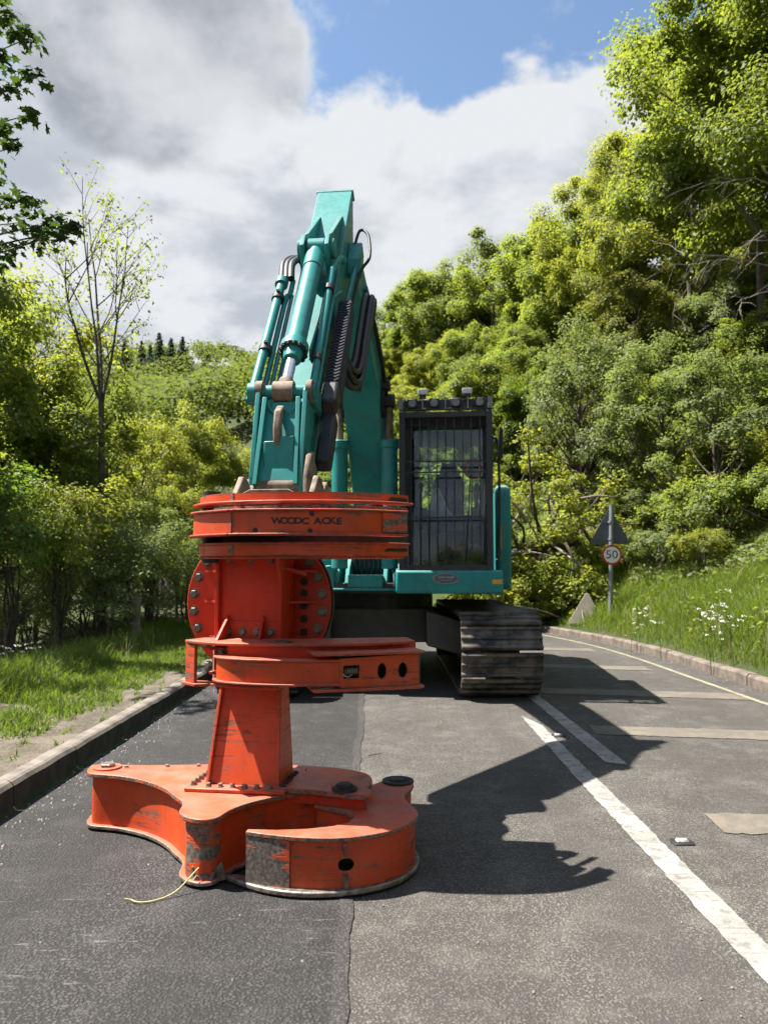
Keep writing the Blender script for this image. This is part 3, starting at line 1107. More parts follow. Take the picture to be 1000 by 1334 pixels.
    for k in range(6):
        bolt(foot, L(-0.165 + k * 0.062, -0.075, 0.326), (0, 0, 1), 0.0125, 0.018, 'mudsteel')
    for k in range(6):
        bolt(foot, L(-0.248, -0.055 + k * 0.05, 0.326), (0, 0, 1), 0.0135, 0.02, 'steel')
        bolt(foot, L(0.21, -0.055 + k * 0.05, 0.326), (0, 0, 1), 0.0135, 0.02, 'dark')

    def flange(side):
        w0, w1 = 0.190 * side, 0.160 * side
        t = 0.018 * side
        m = MB()
        f0, f1, b0, b1 = -0.054, 0.076, 0.22, 0.21
        m.slab([L(w0, f0, 0.326), L(w1, f1, 0.86), L(w1, b1, 0.86), L(w0, b0, 0.326)], ax * -t)
        return m
    colm = MB()
    colm.slab([L(-0.172, -0.030, 0.327), L(0.172, -0.030, 0.327), L(0.143, 0.100, 0.86), L(-0.143, 0.100, 0.86)], ay * 0.02)
    colo = colm.build('lower_column', M['orange'], root)
    flange(-1).build('column_flange', M['orange'], colo, bevel=0.004)
    flange(1).build('column_flange', M['orange'], colo, bevel=0.004)
    m = MB()
    m.slab([L(-0.172, 0.19, 0.327), L(0.172, 0.19, 0.327), L(0.143, 0.18, 0.86), L(-0.143, 0.18, 0.86)], ay * 0.02)
    m.build('column_back', M['orange'], colo)
    # upper column
    up = MB()
    up.slab([L(-0.165, 0.075, 0.855), L(0.150, 0.075, 0.855), L(0.150, 0.075, 1.62), L(-0.165, 0.075, 1.62)], ay * 0.02)
    upo = up.build('upper_column', M['red'], root)
    m = MB()
    m.slab([L(-0.187, 0.035, 0.86), L(-0.187, 0.27, 0.86), L(-0.187, 0.27, 1.62), L(-0.187, 0.035, 1.62)], ax * 0.02)
    m.build('column_flange', M['red'], upo, bevel=0.003)
    m = MB()
    m.slab([L(0.152, 0.02, 0.86), L(0.152, 0.27, 0.86), L(0.152, 0.27, 1.62), L(0.152, -0.03, 1.62), L(0.152, -0.03, 1.44), L(0.152, 0.02, 1.36)], ax * 0.02)
    m.build('column_flange', M['red'], upo, bevel=0.003)
    MB().slab([L(-0.164, 0.068, 1.02), L(0.148, 0.068, 1.02), L(0.148, 0.068, 1.13), L(-0.164, 0.068, 1.13)], ay * 0.008).build('bolt_strip', M['red'], upo, bevel=0.002)
    for a in (-0.12, -0.045, 0.03, 0.105):
        bolt(upo, L(a, 0.068, 1.075), -ay, 0.017, 0.016, 'steel')
    for a in (-0.125, -0.01, 0.10):
        bolt(upo, L(a, 0.074, 1.445), -ay, 0.014, 0.012, 'mudsteel')
        bolt(upo, L(a, 0.088, 0.815), -ay, 0.014, 0.014, 'steel')
    # gussets
    m = MB()
    for a, b0 in ((-0.13, -0.11), (0.06, -0.02)):
        m.slab([L(a, 0.065, 1.02), L(a, 0.065, 1.16), L(a, b0, 1.045)], ax * 0.012)
    m.build_each('gusset', M['red'], upo)
    m = MB().cyl(L(0.155, 0.05, 1.41), L(0.25, 0.2, 1.37), 0.013, 10)
    m.build('brace_rod', M['red'], upo)

    # ---- round tilt flange behind the column
    fc = L(-0.035, 0.285, 1.215)
    fd = MB()
    fd.cyl(fc, fc + ay * 0.035, 0.405, 72)
    fdo = fd.build('tilt_flange', M['red'], root, bevel=0.005, smooth=30)
    m = MB()
    m.ring(fc + ay * 0.033, fc + ay * 0.06, 0.414, 0.30, 72)
    m.build('flange_rim', M['dark'], fdo, smooth=30)
    for k in range(24):
        w = 2 * math.pi * (k + 0.5) / 24
        p = fc + ax * (0.365 * math.cos(w)) + Vector((0, 0, 0.365 * math.sin(w)))
        bolt(fdo, p, -ay, 0.021, 0.02, 'steel')
    m = MB()
    for zz in (1.02, 1.215, 1.38):
        m.slab([L(-0.34, 0.285, zz), L(-0.185, 0.285, zz), L(-0.185, 0.20, zz), L(-0.27, 0.26, zz)], (0, 0, 0.014))
        m.slab([L(0.30, 0.285, zz), L(0.172, 0.285, zz), L(0.172, 0.17, zz), L(0.28, 0.26, zz)], (0, 0, 0.014))
    m.build_each('flange_rib', M['red'], fdo)
    # grease smears where the hoses pass through
    m = MB()
    for zz in (1.06, 1.13, 1.20, 1.27, 1.33):
        m.cyl(L(-0.235, 0.27, zz), L(-0.235, 0.29, zz), 0.018, 10)
        m.cyl(L(0.225, 0.27, zz), L(0.225, 0.29, zz), 0.020, 10)
    m.build_each('hose_port', M['dark'], fdo)
    # housing of the tilt motor and the bracket up to the excavator's coupler
    m = MB()
    m.cyl(fc + ay * 0.06, fc + ay * 0.34, 0.27, 40)
    mo = m.build('tilt_motor', M['dark'], root, bevel=0.01, smooth=30)
    m = MB()
    m.slab([L(-0.22, 0.34, 1.30), L(0.26, 0.34, 1.30), L(0.24, 0.34, 1.80), L(-0.20, 0.34, 1.80)], ay * 0.30)
    m.build('mount_bracket', M['mudsteel'], root, bevel=0.01)
    ears = MB()
    for a in (-0.205, 0.235):
        ears.slab([L(a, 0.30, 1.79), L(a, 0.78, 1.79), L(a, 0.74, 1.86), L(a, 0.66, 1.92), L(a, 0.58, 1.86), L(a, 0.50, 1.92), L(a, 0.43, 1.93), L(a, 0.34, 1.84)], ax * 0.035)
    ears.build_each('coupler_ear', M['mudsteel'], root, bevel=0.008)
    m = MB()
    m.slab([L(-0.26, 0.26, 1.775), L(0.30, 0.26, 1.775), L(0.30, 0.85, 1.775), L(-0.26, 0.85, 1.775)], (0, 0, 0.03))
    m.slab([L(-0.17, 0.285, 1.80), L(-0.09, 0.285, 1.84), L(0.13, 0.285, 1.84), L(0.2, 0.285, 1.80)], ay * 0.02)
    m.build('coupler_plate', M['mudsteel'], root, bevel=0.005)

    # ---- upper gripper arms: a forked arm (above and below) closing over a single one
    def band(name, line, z0, z1, mat, parent, flo=0.0, fhi=0.0, fw=0.06, back=True, th=0.018, fl=0.010):
        """Curved beam: a web with flanges, following a line in plan (front edge of the web)."""
        ln = smooth_line(line, 5)
        m = MB()
        m.ribbon(ln, th, z0, z1)
        o = m.build(name, mat, parent, smooth=50)
        def flg(z, w):
            f = MB()
            front = offset_line(ln, -w)
            rear = offset_line(ln, 0.05)
            f.prism(front + rear[::-1], z, z + fl)
            return f
        if fhi:
            flg(z1, fhi).build('top_flange', mat, o, bevel=0.003)
        if flo:
            flg(z0 - fl, flo).build('bottom_flange', mat, o, bevel=0.003)
        return o
    fork = [(-0.955, 4.02), (-0.90, 3.84), (-0.76, 3.70), (-0.52, 3.62), (-0.25, 3.61), (-0.02, 3.68), (0.115, 3.80)]
    a1 = band('gripper_arm', fork, 1.722, 1.762, M['orange'], root, 0.045, 0.0)
    MB().ribbon(smooth_line([(x, y + 0.15) for x, y in fork], 5), 0.012, 1.655, 1.712).build('inner_web', M['worn'], a1, smooth=50)  # darker material puts the gap's shade into the web colour
    MB().ribbon([(-0.90, 3.825), (-0.83, 3.75), (-0.72, 3.672)], 0.01, 1.728, 1.764).build('worn_end', M['worn'], a1, smooth=60)
    MB().prism([(-0.90, 3.86), (-0.66, 3.69), (-0.50, 3.65), (-0.52, 3.95), (-0.85, 4.0)], 1.655, 1.664).build('lower_plate', M['orange'], a1, bevel=0.002)
    m = MB()
    for (x, y) in ((-0.685, 3.66), (-0.50, 3.645)):
        m.slab([(x, y, 1.66), (x + 0.06, y + 0.0, 1.66), (x, y, 1.712)], (0, 0.02, 0))
    m.build_each('gusset', M['red'], a1)
    MB().slab([(0.015, 3.700, 1.728), (0.108, 3.785, 1.728), (0.108, 3.785, 1.744), (0.03, 3.712, 1.744)], (0.008, -0.012, 0)).build('slot_shade', M['black'], a1)  # solid black bar, the slot's shade given by colour
    # single arm with the lettering
    single = [(-0.965, 3.93), (-0.93, 3.80), (-0.86, 3.71), (-0.715, 3.585), (-0.69, 3.575), (-0.50, 3.548), (-0.28, 3.548), (-0.10, 3.585), (0.105, 3.70)]
    a2 = band('lettered_gripper_arm', single, 1.565, 1.668, M['orange'], root, 0.030, 0.026)
    a2['label'] = 'orange gripper arm with worn black WOODC ACKE lettering'
    wt = smooth_line([(-0.01, 3.625), (0.05, 3.655), (0.105, 3.69)], 4)
    MB().ribbon([(x + 0.004, y - 0.009) for x, y in wt], 0.012, 1.572, 1.664).build('worn_end', M['worn'], a2, smooth=60)
    m = MB()
    m.slab([(-0.965, 3.93, 1.566), (-0.965, 3.93, 1.668), (-0.93, 4.10, 1.668), (-0.93, 4.10, 1.566)], (0.02, 0, 0))
    m.build('end_cap', M['dark'], a2)
    # lettering, painted on the web in separate letters
    word = [('W', -0.493), ('O', -0.459), ('O', -0.427), ('D', -0.395), ('C', -0.362), ('A', -0.306), ('C', -0.272), ('K', -0.240), ('E', -0.209)]
    lnS = [Vector(p) for p in smooth_line(single, 5)]
    for ch, x in word:
        for p, q in zip(lnS[:-1], lnS[1:]):
            if p.x <= x <= q.x:
                yy = p.y + (q.y - p.y) * (x - p.x) / (q.x - p.x)
                tx = (q - p).normalized()
                break
        me = text_mesh(ch, 0.048, 0.0008, 0.0020)
        me.materials.append(M['black'])
        o = link_mesh('letter', me, None, a2)
        nx = Vector((tx.x, tx.y, 0))
        outw = Vector((tx.y, -tx.x, 0))
        off = -Vector(root.location)
        pos = Vector((x, yy, 1.622 - 0.004 * random.random())) + outw * 0.0098
        o.matrix_local = Matrix.Translation(off) @ frame(pos, nx * 1.0, (0, 0, 1)) @ Matrix.Rotation(R(random.uniform(-2, 2)), 4, 'Z') @ Matrix.Diagonal((1.05, 0.86, 1, 1))
    for x, z in ((-0.595, 1.578), (-0.333, 1.654), (-0.340, 1.574)):
        for p, q in zip(lnS[:-1], lnS[1:]):
            if p.x <= x <= q.x:
                yy = p.y + (q.y - p.y) * (x - p.x) / (q.x - p.x)
                break
        MB().cyl((x, yy - 0.014, z), (x, yy, z), 0.012, 14).build('weep_hole_shade', M['black'], a2)  # solid black disc, the opening's shade given by colour
    # lower half of the fork
    a3 = band('gripper_arm', [(x, y + 0.01) for x, y in fork], 1.462, 1.516, M['orange'], root, 0.0, 0.02)
    MB().ribbon([(-0.90, 3.835), (-0.83, 3.76), (-0.72, 3.68)], 0.01, 1.468, 1.514).build('worn_end', M['worn'], a3, smooth=60)
    MB().slab([(-0.005, 3.700, 1.483), (0.108, 3.795, 1.483), (0.108, 3.795, 1.499), (0.008, 3.712, 1.499)], (0.008, -0.012, 0)).build('slot_shade', M['black'], a3)  # black bar coloured as the shade inside a slot
    MB().prism([(-0.955, 4.02), (-0.90, 3.86), (-0.76, 3.72), (-0.52, 3.64), (-0.25, 3.63), (-0.02, 3.70), (0.10, 3.81), (0.02, 4.0), (-0.85, 4.2)], 1.450, 1.462).build('bottom_plate', M['orange'], a3, bevel=0.002)
    m = MB()
    m.ribbon(smooth_line([(x, y + 0.20) for x, y in fork], 5), 0.012, 1.515, 1.566)
    m.build('inner_web', M['dark'], a3, smooth=50)  # dark material stands in for shade in the gap between arms
    m = MB()
    m.cyl((-0.90, 3.99, 1.43), (-0.90, 3.99, 1.80), 0.045, 24).cyl((-0.05, 4.0, 1.45), (-0.05, 4.0, 1.77), 0.045, 24)
    m.build_each('arm_pin', M['dark'], root, smooth=30)
    # carrier plates that hold the upper arms to the column
    m = MB()
    for z in (1.535, 1.675):
        m.prism(quad(-0.26, 0.62, 0.03, 0.30), z, z + 0.018)
    m.build_each('arm_carrier', M['red'], root, bevel=0.003)

    # ---- lower gripper arms
    plate = smooth_line([(-1.00, 3.90), (-0.93, 3.82), (-0.80, 3.745), (-0.62, 3.70), (-0.40, 3.68), (-0.18, 3.70), (0.02, 3.765), (0.155, 3.86)], 4)
    back = [(0.12, 4.05), (-0.1, 4.02), (-0.4, 3.96), (-0.7, 3.98), (-0.93, 4.03)]
    lo = MB().prism(plate + back, 1.030, 1.044).build('lower_gripper_arm', M['orange'], root, bevel=0.003)
    m = MB()
    m.ribbon([(x, y + 0.05) for x, y in plate if x > -0.80], 0.014, 0.955, 1.030)
    m.build('inner_web', M['red'], lo, smooth=50)
    m = MB()
    m.slab([(-0.995, 3.895, 0.838), (-0.935, 3.835, 0.838), (-0.935, 3.835, 1.028), (-0.995, 3.895, 1.028)], (0.012, 0.014, 0))
    m.build('end_plate', M['orange'], lo, bevel=0.003)
    m = MB()
    m.prism([(-1.015, 3.90), (-0.93, 3.81), (-0.86, 3.83), (-0.70, 3.75), (-0.50, 3.70), (-0.48, 3.88), (-0.80, 3.90), (-0.97, 3.94)], 0.824, 0.838)
    m.build('bottom_plate', M['orange'], lo, bevel=0.003)
    bolt(lo, (-0.50, 3.76, 1.044), (0, 0, 1), 0.05, 0.008, 'steel')
    fr_line = [(-0.800, 3.86), (-0.795, 3.74), (-0.70, 3.655), (-0.52, 3.60), (-0.34, 3.585), (-0.20, 3.60)]
    lf = band('front_gripper_arm', fr_line, 0.872, 0.972, M['orange'], root, 0.028, 0.024)
    # pivot end: a box with two round holes and a square opening that shows a spring
    p0, p1 = Vector((-0.205, 3.585, 0)), Vector((0.165, 3.70, 0))
    d = (p1 - p0).normalized()
    Lb = (p1 - p0).length
    outer = [(0, 0.852), (Lb, 0.845), (Lb, 0.998), (0, 0.985)]
    holes = [circ(0.205, 0.922, 0.022, 0.036), circ(0.308, 0.922, 0.022, 0.036), [(0.0 + 0.02, 0.893), (0.095, 0.893), (0.095, 0.953), (0.02, 0.953)]]
    holed_plate('pivot_cheek', outer, holes, frame(p0, d, (0, 0, 1)), -0.014, M['orange'], lf)
    nb = Vector((-d.y, d.x, 0))
    m = MB()
    m.slab([p0 + nb * 0.12 + Vector((0, 0, 0.86)), p1 + nb * 0.12 + Vector((0, 0, 0.86)), p1 + nb * 0.12 + Vector((0, 0, 0.99)), p0 + nb * 0.12 + Vector((0, 0, 0.99))], nb * 0.014)
    m.build('rear_cheek', M['dark'], lf)
    m = MB()
    q0, q1 = p0 - d * 0.12, p1 + d * 0.03
    for z in (1.0, 0.836):
        m.prism([(q0.x, q0.y - 0.01), ((q0 + d * 0.2).x, (q0 + d * 0.2).y - 0.03), ((p1 - nb * 0.03).x, (p1 - nb * 0.03).y), (q1.x, q1.y), ((q1 + nb * 0.16).x, (q1 + nb * 0.16).y), ((q0 + nb * 0.16).x, (q0 + nb * 0.16).y)], z, z + 0.012)
    m.build_each('pivot_plate', M['orange'], lf, bevel=0.003)
    MB().cyl(p1 + nb * 0.05 + Vector((0, 0, 0.85)) - d * 0.02, p1 + nb * 0.05 + Vector((0, 0, 0.995)) - d * 0.02, 0.042, 22).build('pivot_pin', M['rubber'], lf)
    sp = []
    s0 = p0 + d * 0.03 + nb * 0.05 + Vector((0, 0, 0.922))
    for k in range(97):
        w = k / 96 * 2 * math.pi * 9
        sp.append(s0 + d * (0.10 * k / 96) + nb * (0.026 * math.cos(w)) + Vector((0, 0, 0.026 * math.sin(w))))
    MB().tube(sp, 0.0052, 6).build('coil_spring', M['steel'], lf, smooth=60)
    MB().cyl(s0 - d * 0.04, s0 + d * 0.11, 0.019, 14).build('spring_core', M['dark'], lf)
    MB().tube(smooth_line([tuple(p0 + d * 0.01 - nb * 0.02 + Vector((0, 0, 0.918))), tuple(p0 + d * 0.03 - nb * 0.03 + Vector((0, 0, 0.905))), tuple(p0 + d * 0.06 - nb * 0.0 + Vector((0, 0, 0.912)))], 5), 0.003, 6).build('bare_wire', M['galv'], lf)
    m = MB()
    for z in (0.862, 0.985):
        m.prism(quad(-0.20, 0.80, 0.0, 0.30), z, z + 0.016)
    m.build_each('arm_carrier', M['red'], root, bevel=0.003)
    MB().cyl((-0.86, 4.05, 0.82), (-0.86, 4.05, 1.05), 0.03, 22).build('arm_pin', M['mudsteel'], root)
    bolt(lo, (-0.855, 3.80, 0.93), (-0.5, -0.85, 0), 0.016, 0.016, 'steel')
    bolt(lo, (-0.80, 3.84, 0.985), (-0.4, -0.9, 0), 0.016, 0.016, 'steel')
    return root


HEAD = build_head()
# ------------------------------------------------------------------ the excavator
def build_excavator():
    root = empty('excavator', (-0.06, 10.2, 0), 'teal tracked excavator with caged cab parked on the road', 'excavator')
    YAW = R(6)
    FW = Vector((-math.sin(YAW), -math.cos(YAW), 0))
    RT = Vector((math.cos(YAW), -math.sin(YAW), 0))
    C = Vector((-0.06, 10.2, 0))

    def U(u, w, z):
        """Upper works: u to the right in the picture, w forward of the slewing centre, z up."""
        return C + RT * u + FW * w + Vector((0, 0, z))

    def ubox(m, u0, u1, w0, w1, z0, z1):
        return m.slab([U(u0, w0, z0), U(u1, w0, z0), U(u1, w1, z0), U(u0, w1, z0)], (0, 0, z1 - z0))

    def side(m, prof, u0, u1):
        """Profile in (w, z), extruded across from u0 to u1."""
        return m.slab([U(u0, w, z) for w, z in prof], RT * (u1 - u0))

    # ---- tracks: shoes one by one round each track frame
    prof = []
    r0, zc, half = 0.40, 0.47, 1.66
    shoe_w = 0.86

    def track(cx):
        fr = MB()
        cy = 10.25
        y0, y1 = cy - half, cy + half
        pts = []
        n = 12
        for k in range(n + 1):
            a = -math.pi / 2 - math.pi * k / n
            pts.append((y0 + 0.33 * math.cos(a), zc + 0.33 * math.sin(a)))
        for k in range(n + 1):
            a = math.pi / 2 - math.pi * k / n
            pts.append((y1 + 0.33 * math.cos(a), zc + 0.33 * math.sin(a)))
        fr.slab([(cx - 0.17, y, z) for y, z in pts], (0.34, 0, 0))
        t = fr.build('track', M['trackside'], root, bevel=0.01)
        m = MB()
        for k in range(8):
            yy = y0 + 0.35 + k * (2 * half - 0.7) / 7
            m.cyl((cx - 0.20, yy, 0.20), (cx + 0.20, yy, 0.20), 0.11, 16)
        m.build_each('roller', M['trackside'], t)
        MB().cyl((cx - 0.21, y0, zc), (cx + 0.21, y0, zc), 0.24, 24).build('idler_wheel', M['trackside'], t)
        m = MB()
        m.slab([(cx - 0.24, y0 + 0.2, 0.30), (cx - 0.24, y1 - 0.2, 0.30), (cx - 0.24, y1 - 0.3, 0.62), (cx - 0.24, y0 + 0.3, 0.62)], (0.48, 0, 0))
        m.build('side_frame', M['trackside'], t, bevel=0.01)
        # one shoe: a plate with two low grousers
        s = MB()
        w = shoe_w / 2
        hl = 0.128
        pr = [(-hl, -0.005), (-hl, 0.024), (-hl + 0.012, 0.052), (-hl + 0.034, 0.052), (-hl + 0.050, 0.028), (-0.024, 0.026), (-0.012, 0.050), (0.012, 0.050), (0.024, 0.026), (hl - 0.050, 0.028), (hl - 0.034, 0.052), (hl - 0.012, 0.052), (hl, 0.024), (hl, -0.005)]
        s.slab([(-w, y, z) for y, z in pr], (shoe_w, 0, 0))
        s.box((0, 0, -0.028), (0.26, 0.15, 0.05))
        for bx_ in (-0.16, -0.08, 0.08, 0.16):
            for by_ in (-0.054, 0.054):
                s.cyl((bx_, by_, 0.02), (bx_, by_, 0.040), 0.014, 6)
        me = bpy.data.meshes.new('track_shoe')
        me.from_pydata([tuple(p) for p in s.v], [], s.f)
        bm = bmesh.new()
        bm.from_mesh(me)
        bmesh.ops.recalc_face_normals(bm, faces=bm.faces)
        bmesh.ops.bevel(bm, geom=bm.edges[:], offset=0.004, segments=1, affect='EDGES', profile=0.5)
        bm.to_mesh(me)
        bm.free()
        me.materials.append(M['track'])
        per = 4 * half + 2 * math.pi * r0
        N = int(round(per / 0.268))
        for k in range(N):
            q = (k + 0.35) / N * per
            if q < 2 * half:
                y, z, a = y1 - q, zc - r0, 0.0             # bottom run, towards the front
                nv = (0, -1)
            elif q < 2 * half + math.pi * r0:
                th = (q - 2 * half) / r0
                y, z = y0 - r0 * math.sin(th), zc - r0 * math.cos(th)
                nv = (-math.sin(th), -math.cos(th))
            elif q < 4 * half + math.pi * r0:
                y, z = y0 + (q - 2 * half - math.pi * r0), zc + r0
                nv = (0, 1)
            else:
                th = (q - 4 * half - math.pi * r0) / r0
                y, z = y1 + r0 * math.sin(th), zc + r0 * math.cos(th)
                nv = (math.sin(th), math.cos(th))
            o = link_mesh('track_shoe', me, None, t)
            Z = Vector((0, nv[0], nv[1]))
            X = Vector((1, 0, 0))
            Yv = Z.cross(X)
            jit = random.uniform(-0.006, 0.006)
            p = Vector((cx + jit, y, z + 0.008)) - C
            o.matrix_local = Matrix(((X.x, Yv.x, Z.x, p.x), (X.y, Yv.y, Z.y, p.y), (X.z, Yv.z, Z.z, p.z), (0, 0, 0, 1)))
        return t
    track(1.25)
    track(-1.37)

    # ---- carbody and slewing ring
    m = MB()
    m.prism([(-0.75, 9.5), (0.62, 9.5), (0.62, 10.9), (-0.75, 10.9)], 0.50, 0.92)
    for s in (1, -1):
        for yy in (9.15, 11.3):
            x0, x1 = -0.06 + s * 0.55, -0.06 + s * 1.22
            m.add([(x0, yy - 0.28, 0.92), (x0, yy + 0.28, 0.92), (x1, yy + 0.22, 0.72), (x1, yy - 0.22, 0.72),
                   (x0, yy - 0.28, 0.52), (x0, yy + 0.28, 0.52), (x1, yy + 0.22, 0.34), (x1, yy - 0.22, 0.34)],
                  [(0, 1, 2, 3), (7, 6, 5, 4), (0, 3, 7, 4), (1, 5, 6, 2), (0, 4, 5, 1), (3, 2, 6, 7)])
    m.build('carbody', M['greyframe'], root, bevel=0.02)
    m = MB()
    m.cyl((C.x, C.y, 0.90), (C.x, C.y, 1.14), 0.70, 48)
    m.build('slewing_ring', M['dark'], root, bevel=0.01, smooth=30)

    # ---- upper structure
    deck = MB()
    ubox(deck, -1.42, 1.50, -2.3, 1.45, 1.12, 1.24)
    dk = deck.build('deck', M['dark'], root, bevel=0.015)
    body = MB()
    prof = [(-2.5, 1.20), (-2.55, 1.9), (-2.35, 2.25), (-0.2, 2.28), (0.0, 2.1), (0.0, 1.2)]
    side(body, prof, -1.42, -0.46)
    side(body, [(-2.5, 1.2), (-2.55, 1.9), (-2.35, 2.22), (-0.9, 2.22), (-0.75, 2.12), (-0.75, 1.2)], -0.44, 0.56)
    bo = body.build('engine_housing', M['teal'], root, bevel=0.05, seg=3)
    sp = MB()
    side(sp, [(-2.5, 1.14), (-2.5, 2.10), (-2.3, 2.44), (-0.05, 2.50), (0.12, 2.44), (0.18, 2.3), (0.18, 1.14)], 1.52, 1.72)
    sd = sp.build('side_housing', M['teal'], root, bevel=0.06, seg=3)
    cw = MB()
    cw.slab([U(-1.45, -2.4, 1.14), U(-1.3, -2.85, 1.14), U(-0.6, -3.1, 1.14), U(0.7, -3.1, 1.14), U(1.4, -2.85, 1.14), U(1.56, -2.4, 1.14)], (0, 0, 1.0))
    cw.build('counterweight', M['teal'], root, bevel=0.06, seg=3)
    m = MB()
    side(m, [(0.0, 1.24), (0.0, 1.75), (0.9, 1.72), (1.30, 1.50), (1.38, 1.24)], -1.40, -0.50)
    tb = m.build('tool_box', M['teal'], root, bevel=0.03)
    # front of the deck between boom and cab: boom feet, steps, pump covers
    m = MB()
    for u in (-0.34, -0.22, 0.22, 0.36):
        side(m, [(-0.1, 1.24), (-0.1, 1.9), (0.25, 2.15), (0.5, 2.0), (1.30, 1.42), (1.45, 1.18)], u - 0.025, u + 0.025)
    m.build_each('boom_foot_bracket', M['teal'], root, bevel=0.008)
    m = MB()
    ubox(m, -0.20, 0.20, 1.25, 1.46, 1.18, 1.33)
    ubox(m, -1.40, 0.40, 1.40, 1.50, 1.15, 1.18)
    ubox(m, -0.46, -0.36, 1.2, 1.46, 1.18, 1.44)
    m.build_each('front_deck_plate', M['teal'], root, bevel=0.012)
    m = MB()
    for k in range(7):
        u = -0.17 + k * 0.055
        m.tube(smooth_line([tuple(U(u, 1.10, 1.30)), tuple(U(u + 0.02, 1.20, 1.55)), tuple(U(u * 0.8, 0.95, 1.85)), tuple(U(u * 0.7, 0.5, 2.1))], 5), 0.022, 8)
    m.build_each('boom_foot_hose', M['rubber'], root, smooth=60)
    MB().tube([tuple(U(0.33, 1.47, 1.2)), tuple(U(0.33, 1.47, 1.36)), tuple(U(0.30, 1.42, 1.42))], 0.014, 8).build('chrome_fitting', M['chrome'], root)

    # ---- cab
    u0, u1, wf, wb = 0.430, 1.435, 1.72, 0.05
    zb, zt = 1.38, 3.16
    m = MB()
    ubox(m, u0 - 0.06, u1 + 0.10, 0.0, wf + 0.05, 1.13, 1.385)
    sk = m.build('cab_base', M['teal'], root, bevel=0.03, seg=3)
    # oval maker's plate
    pc = U(0.92, wf + 0.052, 1.295)
    ov = [pc + RT * (0.145 * math.cos(a)) + Vector((0, 0, 0.062 * math.sin(a))) for a in [2 * math.pi * k / 36 for k in range(36)]]
    MB().slab(ov, FW * 0.006).build('oval_plate', M['plaque'], sk)
    ov2 = [pc + FW * 0.006 + RT * (0.125 * math.cos(a)) + Vector((0, 0, 0.048 * math.sin(a))) for a in [2 * math.pi * k / 36 for k in range(36)]]
    MB().slab(ov2, FW * 0.002).build('plate_field', M['signback'], sk)
    m = MB()
    for k, (a, b) in enumerate(((-0.085, -0.01), (0.008, 0.085))):
        m.slab([pc + FW * 0.008 + RT * a + Vector((0, 0, 0.004)), pc + FW * 0.008 + RT * b + Vector((0, 0, 0.004)), pc + FW * 0.008 + RT * b + Vector((0, 0, 0.022)), pc + FW * 0.008 + RT * a + Vector((0, 0, 0.022))], FW * 0.001)
    m.slab([pc + FW * 0.008 + RT * a + Vector((0, 0, z)) for a, z in ((-0.07, -0.022), (0.07, -0.022), (0.07, -0.016), (-0.07, -0.016))], FW * 0.001)
    m.build_each('plate_mark', M['galv'], sk)
    m = MB()
    m.slab([U(u1 - 0.02, wf + 0.051, 1.235), U(u1 + 0.09, wf + 0.051, 1.235), U(u1 + 0.09, wf + 0.051, 1.285), U(u1 - 0.02, wf + 0.051, 1.285)], FW * 0.004)
    m.build('side_reflector', M['yellow'], sk)
    # frame: posts, roof, rear wall
    fr = MB()

    def bar(a, b, w=0.05, d=0.05):
        a, b = Vector(a), Vector(b)
        ax_ = (b - a).normalized()
        s1 = RT if abs(ax_.dot(RT)) < 0.8 else FW
        s1 = (s1 - ax_ * s1.dot(ax_)).normalized()
        s2 = ax_.cross(s1)
        vs = [p + s1 * (sx * w / 2) + s2 * (sy * d / 2) for p in (a, b) for sx, sy in ((-1, -1), (1, -1), (1, 1), (-1, 1))]
        return vs, [(0, 1, 2, 3)[::-1], (4, 5, 6, 7), (0, 1, 5, 4), (1, 2, 6, 5), (2, 3, 7, 6), (3, 0, 4, 7)]
    gf = wf - 0.10       # windscreen plane at the foot
    gt = wf - 0.22       # and at the top
    for u in (u0 + 0.06, u1 - 0.06):
        fr.add(*bar(U(u, gf, zb), U(u, gt, zt - 0.12), 0.075, 0.07))
        fr.add(*bar(U(u, wb + 0.05, zb), U(u, wb + 0.05, zt - 0.12), 0.09, 0.09))
        fr.add(*bar(U(u, 0.75, zb), U(u, 0.75, zt - 0.12), 0.06, 0.06))
        fr.add(*bar(U(u, wb, zb + 0.75), U(u, gf, zb + 0.72), 0.05, 0.05))
    ubox(fr, u0 + 0.02, u1 - 0.02, wb, gt + 0.08, zt - 0.16, zt - 0.02)
    ubox(fr, u0 + 0.04, u1 - 0.04, wb, wb + 0.05, zb, zb + 0.72)
    ubox(fr, u0 + 0.02, u0 + 0.06, wb, gf, zb, zb + 0.62)
    ubox(fr, u1 - 0.06, u1 - 0.02, wb, gf, zb, zb + 0.62)
    cab = fr.build('cab', M['dark'], root, bevel=0.012)
    # panes
    g = MB()
    g.slab([U(u0 + 0.10, gf + 0.01, zb + 0.04), U(u1 - 0.10, gf + 0.01, zb + 0.04), U(u1 - 0.10, gt + 0.02, zt - 0.20), U(u0 + 0.10, gt + 0.02, zt - 0.20)], FW * 0.006)
    g.build('windscreen', M['glass'], cab)
    g = MB()
    g.slab([U(u0 + 0.10, wb + 0.03, zb + 0.74), U(u1 - 0.10, wb + 0.03, zb + 0.74), U(u1 - 0.10, wb + 0.03, zt - 0.2), U(u0 + 0.10, wb + 0.03, zt - 0.2)], FW * 0.006)
    g.build('rear_window', M['glass'], cab)
    for u in (u0 + 0.05, u1 - 0.05):
        g = MB()
        g.slab([U(u, wb + 0.1, zb + 0.75), U(u, gf - 0.05, zb + 0.75), U(u, gt - 0.05, zt - 0.2), U(u, wb + 0.1, zt - 0.2)], RT * 0.006)
        g.build('side_window', M['glass'], cab)
    m = MB()
